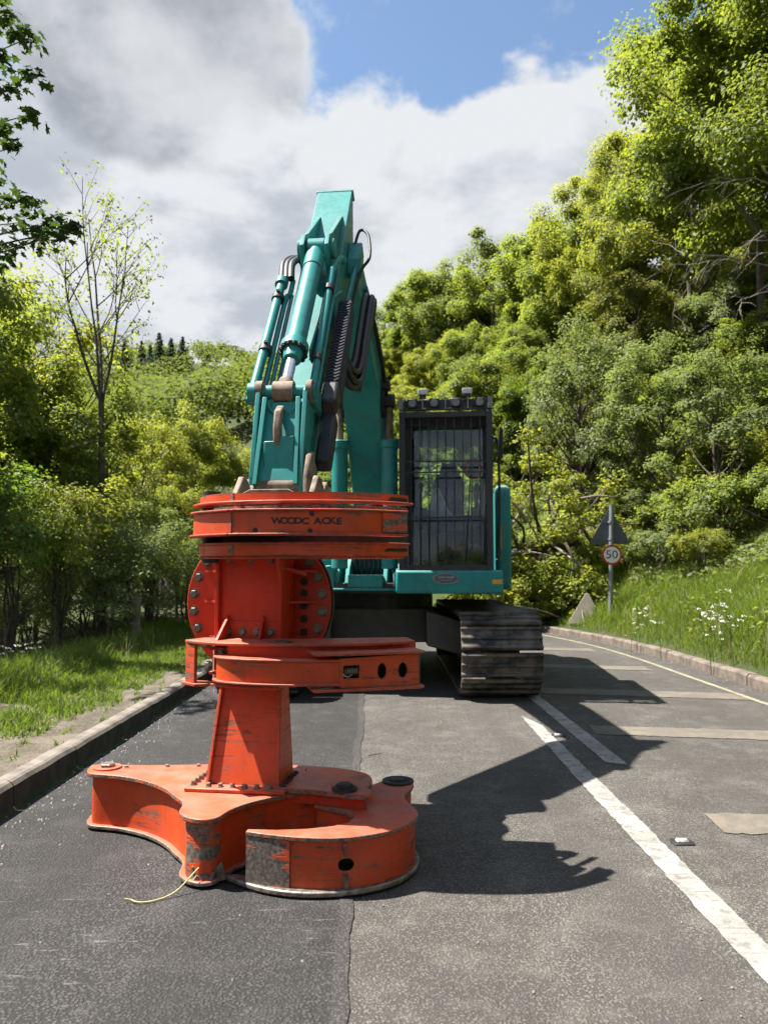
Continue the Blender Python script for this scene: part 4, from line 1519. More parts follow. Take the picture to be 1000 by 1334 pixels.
    m.tube([tuple(U(u1 - 0.30, gf + 0.03, zb + 0.10)), tuple(U(u1 - 0.26, gf - 0.03, zb + 0.75)), tuple(U(u1 - 0.24, gf - 0.07, zb + 1.10))], [0.010, 0.008, 0.006], 6)
    m.build('wiper', M['rubber'], cab, smooth=60)
    # guard cage in front of the windscreen
    gd = MB()
    ga, gb, gz0, gz1 = u0 - 0.02, u1 + 0.0, zb + 0.0, zt - 0.03
    gd.add(*bar(U(ga + 0.035, wf, gz0), U(ga + 0.035, wf, gz1), 0.07, 0.06))
    gd.add(*bar(U(gb - 0.035, wf, gz0), U(gb - 0.035, wf, gz1), 0.07, 0.06))
    gd.add(*bar(U(ga + 0.07, wf, gz0 + 0.03), U(gb - 0.07, wf, gz0 + 0.03), 0.06, 0.06))
    gd.add(*bar(U(ga + 0.07, wf, gz1 - 0.03), U(gb - 0.07, wf, gz1 - 0.03), 0.06, 0.06))
    gdo = gd.build('cab_guard', M['guard'], root, bevel=0.006)
    for k in range(9):
        u = ga + 0.135 + k * (gb - ga - 0.27) / 8
        m = MB()
        m.add(*bar(U(u, wf, gz0 + 0.05), U(u, wf, gz1 - 0.05), 0.009, 0.022))
        m.build('guard_bar', M['guard'], gdo)
    for z in (zb + 0.58, zb + 1.08, zb + 1.20):
        m = MB()
        m.add(*bar(U(ga + 0.06, wf + 0.015, z), U(gb - 0.06, wf + 0.015, z), 0.014, 0.016))
        m.build('guard_rail', M['guard'], gdo)
    for u in (ga + 0.03, gb - 0.03):
        for z in (zb + 0.35, zb + 1.3):
            m = MB()
            m.add(*bar(U(u, wf, z), U(u, gt - 0.05, z), 0.04, 0.03))
            m.build('guard_mount', M['guard'], gdo)
    # roof guard with lights
    m = MB()
    for u in (ga + 0.02, gb - 0.02):
        m.add(*bar(U(u, wf + 0.02, zt + 0.06), U(u, wb, zt + 0.06), 0.04, 0.13))
    for k in range(6):
        w = wb + 0.1 + k * (wf - wb - 0.2) / 5
        m.add(*bar(U(ga + 0.03, w, zt + 0.10), U(gb - 0.03, w, zt + 0.10), 0.03, 0.02))
    m.add(*bar(U(ga, wf + 0.01, zt + 0.002), U(gb, wf + 0.01, zt + 0.002), 0.04, 0.02))
    m.add(*bar(U(ga + 0.05, wf - 0.08, zt + 0.07), U(gb - 0.05, wf - 0.08, zt + 0.07), 0.02, 0.12))
    rg = m.build('roof_guard', M['guard'], root, bevel=0.005)
    m = MB()
    m.slab([U(ga - 0.004, wf + 0.042, zt - 0.0), U(ga + 0.045, wf + 0.042, zt - 0.0), U(ga + 0.045, wf + 0.042, zt + 0.125), U(ga - 0.004, wf + 0.042, zt + 0.125)], FW * 0.004)
    m.slab([U(gb + 0.004, wf + 0.042, zt - 0.0), U(gb - 0.045, wf + 0.042, zt - 0.0), U(gb - 0.045, wf + 0.042, zt + 0.125), U(gb + 0.004, wf + 0.042, zt + 0.125)], FW * 0.004)
    m.build_each('light_bracket', M['plaque'], rg)
    for k, u in enumerate((0.56, 0.80, 1.04, 1.30)):
        m = MB()
        ubox(m, u - 0.055, u + 0.055, wf - 0.02, wf + 0.05, zt + 0.015, zt + 0.12)
        wl = m.build('work_light', M['rubber'], rg, bevel=0.012)
        MB().cyl(U(u, wf + 0.05, zt + 0.068), U(u, wf + 0.056, zt + 0.068), 0.042, 20).build('lens', M['plaque'], wl)
    for k in range(5):
        u = (0.45, 0.675, 0.925, 1.17, 1.40)[k]
        m = MB()
        m.add(*bar(U(u, wf + 0.05, zt + 0.0), U(u, wf + 0.05, zt + 0.13), 0.014, 0.014))
        m.build('light_stay', M['plaque'], rg)
    for u in (0.675, 1.165):
        m = MB()
        ubox(m, u - 0.035, u + 0.035, wf - 0.02, wf + 0.04, zt + 0.13, zt + 0.165)
        wl = m.build('top_lamp', M['dark'], rg)
        m = MB()
        ubox(m, u - 0.055, u + 0.055, wf - 0.03, wf + 0.05, zt + 0.165, zt + 0.225)
        m.build('lens', M['lamp'], wl, bevel=0.006)
    # inside: seat, jacket, ear defenders on a hook, consoles
    m = MB()
    m.slab([U(0.76, 0.42, 2.02), U(1.10, 0.42, 2.02), U(1.13, 0.36, 2.45), U(1.08, 0.34, 2.58), U(1.04, 0.33, 2.60), U(1.02, 0.33, 2.76), U(0.97, 0.33, 2.73), U(0.89, 0.33, 2.73), U(0.84, 0.33, 2.76), U(0.82, 0.33, 2.60), U(0.77, 0.34, 2.58), U(0.73, 0.36, 2.45)], FW * 0.13)
    m.slab([U(0.70, 0.45, 1.84), U(1.16, 0.45, 1.84), U(1.16, 0.95, 1.86), U(0.70, 0.95, 1.86)], (0, 0, 0.16))
    m.build('seat', M['seat'], cab, bevel=0.03, seg=3)
    m = MB()
    m.slab([U(0.74, 0.72, 2.36), U(0.81, 0.72, 2.40), U(0.93, 0.72, 2.12), U(0.99, 0.72, 2.05), U(0.82, 0.72, 2.02), U(0.74, 0.72, 1.84), U(0.65, 0.72, 1.82), U(0.68, 0.72, 2.1)], FW * 0.05)
    m.build('jacket', M['jacket'], cab, bevel=0.02)
    m = MB()
    rc = U(1.235, 0.9, 2.60)
    m.ring(rc, rc + FW * 0.05, 0.125, 0.075, 32)
    m.build('red_ring', M['redplastic'], cab, bevel=0.008)
    MB().cyl(rc + FW * 0.01, rc + FW * 0.04, 0.072, 24).build('ring_hub', M['dark'], cab)
    MB().cyl(rc + Vector((0, 0, 0.1)), rc + Vector((0, 0, 0.36)), 0.008, 8).build('ring_cord', M['dark'], cab)
    m = MB()
    ubox(m, 0.55, 0.68, 0.5, 1.1, 1.9, 2.12)
    ubox(m, 1.20, 1.33, 0.5, 1.1, 1.9, 2.12)
    ubox(m, 0.55, 1.35, 1.1, 1.3, 1.40, 1.50)
    for u in (0.61, 1.27):
        m.cyl(U(u, 1.05, 2.1), U(u, 1.1, 2.32), 0.02, 10).cyl(U(u, 1.1, 2.30), U(u, 1.12, 2.40), 0.034, 10, 0.028)
    for u in (0.88, 1.0):
        m.cyl(U(u, 1.2, 1.5), U(u, 1.3, 2.0), 0.014, 8)
    m.build_each('control_lever', M['dark'], cab, bevel=0.01)
    m = MB()
    ubox(m, 0.98, 1.10, 1.32, 1.36, 1.62, 1.66)
    ubox(m, 1.18, 1.28, 1.32, 1.36, 1.66, 1.68)
    m.build_each('pedal_grip', M['redplastic'], cab)
    # mirror and grab rail on the outer side
    m = MB()
    m.tube(smooth_line([tuple(U(u1 + 0.03, wf - 0.05, 1.5)), tuple(U(u1 + 0.06, wf - 0.02, 1.55)), tuple(U(u1 + 0.07, wf - 0.02, 2.2)), tuple(U(u1 + 0.06, wf - 0.02, 2.75)), tuple(U(u1 + 0.02, wf - 0.05, 2.85))], 5), 0.014, 8)
    gr = m.build('grab_rail', M['dark'], root, smooth=60)
    m = MB()
    m.slab([U(u1 + 0.05, wf + 0.03, 2.60), U(u1 + 0.11, wf + 0.0, 2.60), U(u1 + 0.115, wf + 0.0, 2.92), U(u1 + 0.07, wf + 0.03, 2.95)], FW * 0.05)
    m.build('mirror', M['rubber'], gr, bevel=0.01)
    m = MB()
    ubox(m, u1 + 0.12, u1 + 0.16, 0.19, 0.22, 1.65, 1.95)
    m.build('side_reflector', M['yellow'], root)
    # handrail behind the boom and light post
    m = MB()
    for z in (2.55, 2.80, 3.02):
        m.cyl(U(0.16, 0.3, z), U(0.42, 0.3, z), 0.012, 8)
    m.cyl(U(0.17, 0.3, 2.2), U(0.17, 0.3, 3.1), 0.014, 8)
    m.cyl(U(0.24, 0.3, 2.2), U(0.24, 0.3, 3.1), 0.010, 8)
    m.build_each('handrail', M['dark'], root)

    # ---- boom
    bm_ = [(0.15, 1.75), (0.55, 1.62), (1.30, 2.55), (1.72, 3.10), (2.05, 3.38), (2.7, 3.62), (3.55, 3.90), (3.72, 4.05), (3.66, 4.22), (3.5, 4.28),
           (2.7, 4.12), (2.0, 3.96), (1.5, 3.72), (1.0, 3.25), (0.45, 2.55), (0.08, 2.05)]
    m = MB()
    side(m, smooth_line(bm_, 3, True), -0.20, 0.20)
    boom = m.build('boom', M['teal'], root, bevel=0.012)
    m = MB()
    for s in (-1, 1):
        side(m, circ(1.55, 3.28, 0.17, 0.17, 20), 0.20 * s, 0.235 * s)
    m.cyl(U(-0.34, 1.55, 3.30), U(0.34, 1.55, 3.30), 0.055, 20)
    m.build('boom_pin', M['dark'], boom)
    m = MB()
    m.cyl(U(-0.25, 3.62, 4.08), U(0.25, 3.62, 4.08), 0.07, 20)
    m.build('boom_nose_pin', M['mudsteel'], boom)
    m = MB()
    ubox(m, 0.17, 0.30, 1.5, 1.66, 3.42, 3.53)
    m.build('boom_light', M['rubber'], boom, bevel=0.02)
    # boom cylinders
    for s in (-1, 1):
        m = MB()
        a, b = U(0.285 * s, 1.52, 1.40), U(0.285 * s, 1.55, 3.30)
        dd = (b - a).normalized()
        m.cyl(a, a + dd * 1.42, 0.092, 24)
        m.cyl(a + dd * 1.36, a + dd * 1.46, 0.105, 24)
        cy_ = m.build('boom_cylinder', M['teal'], root, bevel=0.012, smooth=30)
        MB().cyl(a + dd * 1.45, b, 0.042, 20).build('cylinder_rod', M['mudsteel'], cy_, smooth=30)
        MB().cyl(b - RT * 0.06, b + RT * 0.06, 0.085, 20).build('rod_eye', M['rubber'], cy_, smooth=30)
    # pipes and clamps along the boom's upper side
    for k, u in enumerate((0.225, 0.245, -0.225)):
        m = MB()
        pth = [(0.45, 2.45), (1.0, 3.12), (1.5, 3.58), (2.0, 3.84), (2.7, 4.02), (3.2, 4.10)]
        m.tube(smooth_line([tuple(U(u, w, z - 0.08 - 0.09 * (k % 2))) for w, z in pth], 5), 0.022, 8)
        m.build('boom_pipe', M['dark'] if k else M['teal'], boom, smooth=60)
    # stick cylinder on top of the boom
    a, b = U(0, 1.9, 4.06), U(0, 3.52, 4.50)
    dd = (b - a).normalized()
    m = MB()
    m.cyl(a, a + dd * 1.1, 0.085, 20)
    sc_ = m.build('stick_cylinder', M['teal'], root, smooth=30)
    MB().cyl(a + dd * 1.1, b, 0.045, 16).build('cylinder_rod', M['chrome'], sc_, smooth=30)

    # ---- stick: s runs down from its top end, d out from its front face
    T0 = (3.60, 4.76)
    dv = Vector((0.575, -0.818))
    nv = Vector((0.818, 0.575))

    def S(s, d, u):
        q = Vector(T0) + dv * s + nv * d
        return U(u, q.x, q.y)

    def Sslab(m, prof_, ua, ub):
        return m.slab([S(s, d, ua) for s, d in prof_], RT * (ub - ua))
    m = MB()
    hw = [(0.0, 0.15), (0.9, 0.165), (3.1, 0.15)]
    front = [(0.0, 0.0), (3.05, -0.02), (3.30, -0.08), (3.36, -0.18), (3.28, -0.30), (3.0, -0.34), (1.5, -0.52), (1.05, -0.60), (0.75, -0.55), (0.30, -0.30), (0.0, -0.06)]
    Sslab(m, front, -0.155, 0.155)
    stick = m.build('stick', M['teal'], root, bevel=0.008)
    # capping plate and two long tapering ribs that carry the cylinder lugs
    m = MB()
    Sslab(m, [(-0.012, 0.004), (-0.012, -0.10), (0.012, -0.10), (0.012, 0.004)], -0.165, 0.165)
    m.build('end_cap', M['teal'], stick, bevel=0.004)
    for s in (-1, 1):
        m = MB()
        Sslab(m, [(0.42, 0.0), (1.02, 0.20), (1.14, 0.26), (1.26, 0.25), (1.34, 0.15), (1.36, 0.0)], 0.078 * s, 0.112 * s)
        m.build('cylinder_lug', M['teal'], stick, bevel=0.005)
        MB().cyl(S(1.18, 0.155, 0.09 * s), S(1.18, 0.155, 0.145 * s), 0.078, 24).build('lug_boss', M['teal'], stick, bevel=0.006, smooth=30)
    # bucket cylinder
    ca, cb = S(1.18, 0.16, 0), S(2.90, 0.22, 0)
    dd = (cb - ca).normalized()
    m = MB()
    m.cyl(ca - dd * 0.02, ca + dd * 0.16, 0.058, 24)
    m.cyl(ca + dd * 0.12, ca + dd * 0.30, 0.076, 32)
    m.cyl(ca + dd * 0.30, ca + dd * 1.27, 0.070, 32)
    m.cyl(ca + dd * 1.24, ca + dd * 1.31, 0.096, 32)
    m.cyl(ca + dd * 1.31, ca + dd * 1.40, 0.070, 32, 0.055)
    bc = m.build('bucket_cylinder', M['teal'], root, bevel=0.006, smooth=30)
    MB().cyl(ca - RT * 0.065, ca + RT * 0.065, 0.078, 24).build('cylinder_eye', M['teal'], bc, smooth=30)
    a1 = dd.cross(RT).normalized()
    for k in range(14):
        w = 2 * math.pi * k / 14
        bolt(bc, ca + dd * 1.312 + RT * (0.084 * math.cos(w)) + a1 * (0.084 * math.sin(w)), dd, 0.012, 0.016, 'dark')
    MB().cyl(ca + dd * 1.38, cb - dd * 0.05, 0.036, 24).build('cylinder_rod', M['chrome'], bc, smooth=30)
    MB().cyl(cb - RT * 0.065, cb + RT * 0.065, 0.068, 24).cyl(cb - dd * 0.10, cb, 0.05, 20).build('rod_eye', M['mudsteel'], bc, smooth=30)
    # pin tube and link
    pin = MB()
    pin.cyl(cb - RT * 0.21, cb + RT * 0.20, 0.045, 24)
    lnk = pin.build('link', M['teal'], root, smooth=30)
    for s, a, b in ((-1, 0.13, 0.175), (1, 0.15, 0.185)):
        MB().ring(cb + RT * (a * s), cb + RT * (b * s), 0.074, 0.04, 28).build('pin_collar', M['mudsteel'], lnk, smooth=30)
    MB().cyl(cb - RT * 0.228, cb - RT * 0.165, 0.062, 24).build('pin_end', M['teal'], lnk, bevel=0.004, smooth=30)
    lw = U(0, 5.60, 1.90)
    for s in (-1, 1):
        m = MB()
        mid = (cb + lw) / 2 - FW * 0.10
        for (p, r) in ((cb, 0.085), (mid, 0.15), (lw, 0.09)):
            pass
        pr = [cb + Vector((0, 0, 0.07)) - FW * 0.04, cb + FW * 0.07, lw + FW * 0.05 + Vector((0, 0, 0.05)), lw + FW * 0.04 - Vector((0, 0, 0.08)), lw - FW * 0.10 - Vector((0, 0, 0.05)), mid - FW * 0.14, cb - FW * 0.11]
        m.slab([p + RT * (0.135 * s) for p in pr], RT * (0.03 * s))
        m.build('link_plate', M['teal'], lnk, bevel=0.006)
    m = MB()
    f0 = FW * 0.035
    m.slab([cb + f0 - RT * 0.13 + Vector((0, 0, -0.07)), cb + f0 + RT * 0.13 + Vector((0, 0, -0.07)), lw + f0 + RT * 0.13 + Vector((0, 0, 0.02)), lw + f0 - RT * 0.13 + Vector((0, 0, 0.02))], -FW * 0.02)
    m.build('link_web', M['teal'], lnk, bevel=0.005)
    m = MB()
    for s in (-1, 1):
        m.add(*bar(cb + FW * 0.055 + RT * (0.105 * s) + Vector((0, 0, -0.05)), lw + FW * 0.055 + RT * (0.125 * s), 0.028, 0.04))
    m.build_each('link_rib', M['teal'], lnk, bevel=0.004)
    arc = [cb + FW * 0.05 + RT * (0.09 * math.cos(a)) + Vector((0, 0, -0.075 + 0.085 * math.sin(a))) for a in [math.pi + math.pi * k / 10 for k in range(11)]]
    MB().tube(arc, 0.016, 8).build('collar_weld', M['teal'], lnk, smooth=60)
    cp = cb * 0.35 + lw * 0.65
    m = MB()
    m.slab([cp + FW * 0.045 + RT * a + Vector((0, 0, z)) for a, z in ((-0.085, -0.16), (0.10, -0.16), (0.10, 0.09), (-0.02, 0.09), (-0.02, 0.06), (-0.085, 0.06))], FW * 0.018)
    m.build('link_cover', M['teal'], lnk, bevel=0.005)
    # lifting hook that hangs on the link
    hk = [cb + FW * 0.08 + Vector((0, 0, -0.10)), cb + FW * 0.15 + Vector((0, 0, -0.15)), cb + FW * 0.18 + Vector((0, 0, -0.26)), cb + FW * 0.16 + Vector((0, 0, -0.38)), cb + FW * 0.10 + Vector((0, 0, -0.43)), cb + FW * 0.07 + Vector((0, 0, -0.38)),
          cb + FW * 0.11 + Vector((0, 0, -0.33)), cb + FW * 0.12 + Vector((0, 0, -0.24)), cb + FW * 0.09 + Vector((0, 0, -0.17)), cb + FW * 0.05 + Vector((0, 0, -0.13))]
    m = MB()
    m.slab([p - RT * 0.028 for p in hk], RT * 0.048)
    m.build('lifting_hook', M['mudsteel'], lnk, bevel=0.012, seg=3)
    m = MB()
    m.cyl(lw - RT * 0.24, lw + RT * 0.24, 0.045, 20)
    m.build('lower_pin', M['mudsteel'], lnk, smooth=30)
    # idler arms back to the stick
    m = MB()
    sp_ = S(2.75, -0.14, 0)
    for s in (-1, 1):
        m.slab([p + RT * (0.17 * s) for p in (cb + Vector((0, 0, 0.06)), cb - Vector((0, 0, 0.06)), sp_ - Vector((0, 0, 0.07)), sp_ + Vector((0, 0, 0.07)))], RT * (0.03 * s))
    m.build_each('idler_arm', M['teal'], root, bevel=0.006)
    # bowed ear on the right of the link, muddy
    m = MB()
    pr = [lw + FW * 0.09 + Vector((0, 0, -0.14)), lw + FW * 0.10 + Vector((0, 0, 0.08)), lw + FW * 0.02 + Vector((0, 0, 0.22)), lw - FW * 0.06 + Vector((0, 0, 0.25)), lw - FW * 0.15 + Vector((0, 0, 0.1)), lw - FW * 0.16 - Vector((0, 0, 0.14))]
    m.slab([p + RT * 0.175 - Vector((0, 0, 0.03)) for p in pr], RT * 0.04)
    m.build('coupler_hook', M['mudsteel'], root, bevel=0.015)

    # ---- pipes, hoses and guards on the stick
    m = MB()
    m.tube([tuple(S(1.55, 0.10, -0.24)), tuple(S(2.85, 0.10, -0.255))], 0.033, 14)
    m.tube(smooth_line([tuple(S(1.50, 0.10, -0.24)), tuple(S(1.56, 0.10, -0.24))], 2), 0.05, 14)
    m.tube(smooth_line([tuple(S(1.45, 0.06, -0.17)), tuple(S(1.62, 0.05, -0.175)), tuple(S(1.75, 0.05, -0.20)), tuple(S(2.9, 0.05, -0.20))], 5), 0.020, 10)
    m.tube([tuple(S(1.6, 0.03, -0.165)), tuple(S(2.9, 0.03, -0.165))], 0.016, 8)
    m.build_each('stick_pipe', M['teal'], stick, smooth=40)
    for s in (1.70, 2.30):
        m = MB()
        m.cyl(S(s, 0.10, -0.24), S(s + 0.05, 0.10, -0.24), 0.046, 14)
        m.cyl(S(s, 0.12, -0.24), S(s, 0.16, -0.23), 0.014, 8)
        m.build('pipe_clamp', M['dark'], stick)
    for k in range(3):
        m = MB()
        o_ = k * 0.035
        m.tube(smooth_line([tuple(S(1.48, 0.10, -0.245 + o_)), tuple(S(1.25, 0.08, -0.27 + o_)), tuple(S(1.08, 0.02, -0.25 + o_ * 1.2)), tuple(S(1.02, -0.03, -0.19 + o_)), tuple(S(1.05, -0.10, -0.165 + o_ * 0.2)), tuple(S(1.3, -0.2, -0.168))], 6), 0.027, 10)
        m.build('hydraulic_hose', M['rubber'], stick, smooth=60)
    m = MB()
    m.tube(smooth_line([tuple(S(1.20, 0.05, 0.20)), tuple(S(1.24, 0.10, 0.18)), tuple(S(1.42, 0.11, 0.135)), tuple(S(1.50, 0.11, 0.135)), tuple(S(2.75, 0.11, 0.145))], 5), 0.026, 12)
    m.build_each('stick_pipe', M['teal'], stick, smooth=40)
    m = MB()
    m.tube(smooth_line([tuple(S(1.58, 0.03, 0.21)), tuple(S(1.68, 0.05, 0.165)), tuple(S(1.8, 0.05, 0.16)), tuple(S(2.9, 0.05, 0.16))], 5), 0.018, 10)
    m.build_each('stick_pipe', M['teal'], stick, smooth=40)
    for s in (1.62, 2.42):
        m = MB()
        m.cyl(S(s, 0.11, 0.136), S(s + 0.05, 0.11, 0.136), 0.04, 12)
        m.build('pipe_clamp', M['dark'], stick)
    m = MB()
    Sslab(m, [(1.35, 0.0), (2.35, 0.0), (2.45, 0.10), (2.40, 0.15), (1.9, 0.06), (1.4, 0.05)], 0.085, 0.10)
    m.build('pipe_bracket', M['teal'], stick)
    # padded sleeve with chevron ridges
    m = MB()
    Sslab(m, [(1.62, 0.0), (2.62, 0.03), (2.62, -0.16), (1.62, -0.16)], 0.19, 0.30)
    sl = m.build('hose_sleeve', M['sleeve'], stick, bevel=0.025, seg=3)
    m = MB()
    for k in range(26):
        s = 1.68 + k * 0.0355
        d_ = 0.001 + (s - 1.62) * 0.03
        for q in range(3):
            ua = 0.20 + q * 0.03
            sg = 0.010 if q % 2 else -0.010
            m.slab([S(s - sg, d_, ua), S(s + sg, d_, ua + 0.029), S(s + sg + 0.014, d_, ua + 0.029), S(s - sg + 0.014, d_, ua)], (S(0, 0.007, 0) - S(0, 0, 0)))
    tag(m.build('sleeve_chevron', M['sleeve'], sl), kind='stuff')
    m = MB()
    Sslab(m, [(2.60, 0.05), (2.80, 0.05), (2.86, -0.04), (2.62, -0.12)], 0.185, 0.30)
    m.build('stick_light', M['rubber'], stick, bevel=0.025, seg=3)
    m = MB()
    Sslab(m, [(2.82, -0.02), (3.25, -0.05), (3.25, -0.16), (2.82, -0.16)], 0.19, 0.29)
    m.build('sleeve_end', M['rubber'], stick, bevel=0.02)
    # looping hoses between boom and stick on the right
    for k in range(5):
        m = MB()
        o_ = (0.0, 0.05, 0.012, 0.062, 0.035)[k]
        e_ = (0.0, 0.06, 0.16, 0.22, 0.30)[k]
        m.tube(smooth_line([tuple(S(1.75 + e_ * 0.3, -0.10, 0.20)), tuple(S(2.15 + e_ * 0.5, -0.13 - e_ * 0.2, 0.245 + o_)), tuple(S(2.05 + e_ * 0.3, -0.30 - e_ * 0.3, 0.30 + o_)), tuple(S(1.55, -0.34 - e_ * 0.25, 0.31 + o_)), tuple(S(1.10 - e_ * 0.15, -0.36 - e_ * 0.3, 0.315 + o_)), tuple(S(0.98 - e_ * 0.1, -0.50 - e_ * 0.3, 0.31 + o_ * 0.8)), tuple(S(1.20, -0.72, 0.28 + o_ * 0.5)), tuple(S(1.6, -0.95, 0.23))], 6), 0.027 - 0.004 * (k % 2), 10)
        m.build('hydraulic_hose', M['rubber'], root, smooth=60)
    # little bracket and its loop of hose near the stick's top
    m = MB()
    Sslab(m, [(0.55, -0.18), (0.80, -0.18), (0.90, -0.26), (0.82, -0.36), (0.55, -0.32)], 0.155, 0.27)
    m.build('valve_block', M['teal'], stick, bevel=0.01)
    m = MB()
    m.tube(smooth_line([tuple(S(0.62, -0.2, 0.20)), tuple(S(0.42, -0.15, 0.24)), tuple(S(0.50, -0.15, 0.32)), tuple(S(0.75, -0.2, 0.345)), tuple(S(0.86, -0.25, 0.28)), tuple(S(1.1, -0.3, 0.24)), tuple(S(1.4, -0.35, 0.2))], 6), 0.013, 8)
    m.build('thin_hose', M['rubber'], stick, smooth=60)
    m = MB()
    m.tube([tuple(S(0.8, -0.24, 0.23)), tuple(S(1.2, -0.22, 0.21)), tuple(S(1.7, -0.2, 0.19))], 0.022, 8)
    m.build('thin_pipe', M['teal'], stick, smooth=60)
    return root


EXC = build_excavator()
# ------------------------------------------------------------------ trees and plants
def leaf_arrays(P, N, size, rng, shape='rhomb', aspect=0.62):
    n = len(P)
    N = N / np.maximum(np.linalg.norm(N, axis=1, keepdims=True), 1e-6)
    r = rng.normal(size=(n, 3))
    T = r - N * (r * N).sum(1, keepdims=True)
    T /= np.maximum(np.linalg.norm(T, axis=1, keepdims=True), 1e-6)
    B = np.cross(N, T)
    s = size[:, None]
    if shape == 'rhomb':
        fold = 0.12 * s
        V = np.stack([P - T * s * 0.5, P + B * s * aspect * 0.5 + N * fold, P + T * s * 0.5 - N * fold * 0.6, P - B * s * aspect * 0.5 + N * fold], 1)
        F = np.arange(n * 4).reshape(n, 4)
        return V.reshape(-1, 3), F
    # lobed leaf: fan-like outline of five points
    pr = [(-0.50, 0.0), (-0.30, -0.22), (-0.34, -0.46), (-0.02, -0.28), (0.14, -0.50), (0.20, -0.17), (0.56, 0.0), (0.20, 0.17), (0.14, 0.50), (-0.02, 0.28), (-0.34, 0.46), (-0.30, 0.22)]
    V = np.stack([P + T * s * a + B * s * b + N * s * (0.18 * abs(b) - 0.12 * max(a, 0)) for a, b in pr], 1)
    F = np.arange(n * 12).reshape(n, 12)
    return V.reshape(-1, 3), F


def clump_leaves(centres, radii, per, rng, flat=0.62, up=0.55, mid=None):
    Ps, Ns = [], []
    for c, r in zip(centres, radii):
        k = max(4, int(per * rng.uniform(0.7, 1.3)))
        d = rng.normal(size=(k, 3))
        d /= np.linalg.norm(d, axis=1, keepdims=True)
        rad = rng.uniform(0, 1, (k, 1)) ** 0.42 * (0.75 + 0.5 * rng.uniform(0, 1, (k, 1)) ** 3)
        p = d * rad * r
        p[:, 2] *= flat
        p[:, 2] -= 0.25 * (p[:, 0] ** 2 + p[:, 1] ** 2) / r * 0.6
        out = d * 0.5
        if mid is not None:
            o = c - mid
            out = out + 0.35 * o / (np.linalg.norm(o) + 1e-6)
        n = out + np.array([0, 0, up]) + rng.normal(size=(k, 3)) * 0.34
        Ps.append(c + p)
        Ns.append(n)
    return np.vstack(Ps), np.vstack(Ns)


def crown_centres(rng, n, rx, rz, zc, lumpy=0.25):
    d = rng.normal(size=(n, 3))
    d /= np.linalg.norm(d, axis=1, keepdims=True)
    d[:, 2] = np.where(d[:, 2] < -0.55, -d[:, 2], d[:, 2])
    ph = rng.uniform(0, 6.28, 4)
    az = np.arctan2(d[:, 1], d[:, 0])
    lum = 1 + lumpy * (np.sin(2 * az + ph[0]) * 0.5 + np.sin(3 * az + ph[1] + 2 * d[:, 2]) * 0.5 + np.sin(5 * d[:, 2] + ph[2]) * 0.35)
    rad = (0.42 + 0.58 * rng.uniform(0, 1, n) ** 0.55) * lum
    c = d * rad[:, None] * np.array([rx, rx, rz])
    c[:, 2] += zc
    return c


def trunk_mesh(name, rng, H, r0, centres, zc, nl=14, stems=1, wob=0.12):
    m = MB()
    tops = []
    for s in range(stems):
        off = Vector((0, 0, 0)) if stems == 1 else Vector((rng.uniform(-0.5, 0.5), rng.uniform(-0.5, 0.5), 0)) * r0 * 8
        pts = [Vector((0, 0, -0.4)) + off * 0.4]
        k = 6
        for i in range(1, k + 1):
            f = i / k
            pts.append(Vector((rng.normal() * wob * f, rng.normal() * wob * f, H * 0.86 * f)) + off * (0.4 + 0.9 * f))
        pts = [Vector(p) for p in smooth_line([tuple(p) for p in pts], 3)]
        rr = [r0 * (1.25 if i == 0 else 1.0) * (1 - 0.86 * i / (len(pts) - 1)) for i in range(len(pts))]
        m.tube(pts, rr, 8, False)
        tops.append(pts)
    idx = rng.choice(len(centres), size=min(nl, len(centres)), replace=False)
    for i in idx:
        c = Vector(centres[i])
        tr = tops[int(rng.integers(len(tops)))]
        f = min(0.9, max(0.12, (c.z - 0.9 * (Vector((c.x, c.y, 0)).length)) / H / 0.86 + rng.uniform(-0.08, 0.04)))
        st = tr[min(len(tr) - 1, int(f * (len(tr) - 1)))]
        midp = (st + c) / 2 + Vector((0, 0, -0.08 * (c - st).length)) + Vector(rng.normal(size=3)) * 0.05 * (c - st).length
        r1 = r0 * (1 - 0.8 * f) * 0.55
        m.tube(smooth_line([tuple(st), tuple(midp), tuple(c)], 3), [r1 * (1 - 0.8 * q / 6) for q in range(7)], 5, False)
    me = bpy.data.meshes.new(name)
    me.from_pydata([tuple(v) for v in m.v], [], m.f)
    me.polygons.foreach_set('use_smooth', [True] * len(me.polygons))
    return me


class Arch:
    """One kind of tree or shrub: trunk mesh, crown mesh and its natural height."""
    def __init__(self, seed, H, cb, rx, n, per, leaf, clump, r0, stems=1, nl=14, flat=0.62, shape='rhomb', rz=None, wob=0.12, lumpy=0.25):
        rng = np.random.default_rng(seed)
        rz = rz or (H - cb) / 2
        zc = cb + rz
        c = crown_centres(rng, n, rx, rz * 0.93, zc, lumpy)
        rad = clump * rng.uniform(0.65, 1.35, n)
        near = np.sort(np.linalg.norm(c[:, None] - c[None], axis=2), axis=1)[:, 3]
        ok = near < clump * 1.75
        c, rad = c[ok], rad[ok]
        P, N = clump_leaves(c, rad, per, rng, flat, 0.55, np.array([0, 0, zc - rz * 0.3]))
        P[:, 2] = np.maximum(P[:, 2], 0.05)
        sz = leaf * rng.uniform(0.6, 1.3, len(P))
        self.H = H
        self.crown = fast_mesh('crown', *leaf_arrays(P, N, sz, rng, shape))
        self.trunk = trunk_mesh('trunk', rng, H, r0, c, zc, nl, stems, wob)
        self.crown.materials.append(M['leaf_mid'])
        self.trunk.materials.append(M['bark'])


def obj_mat(o, mat):
    o.material_slots[0].link = 'OBJECT'
    o.material_slots[0].material = mat


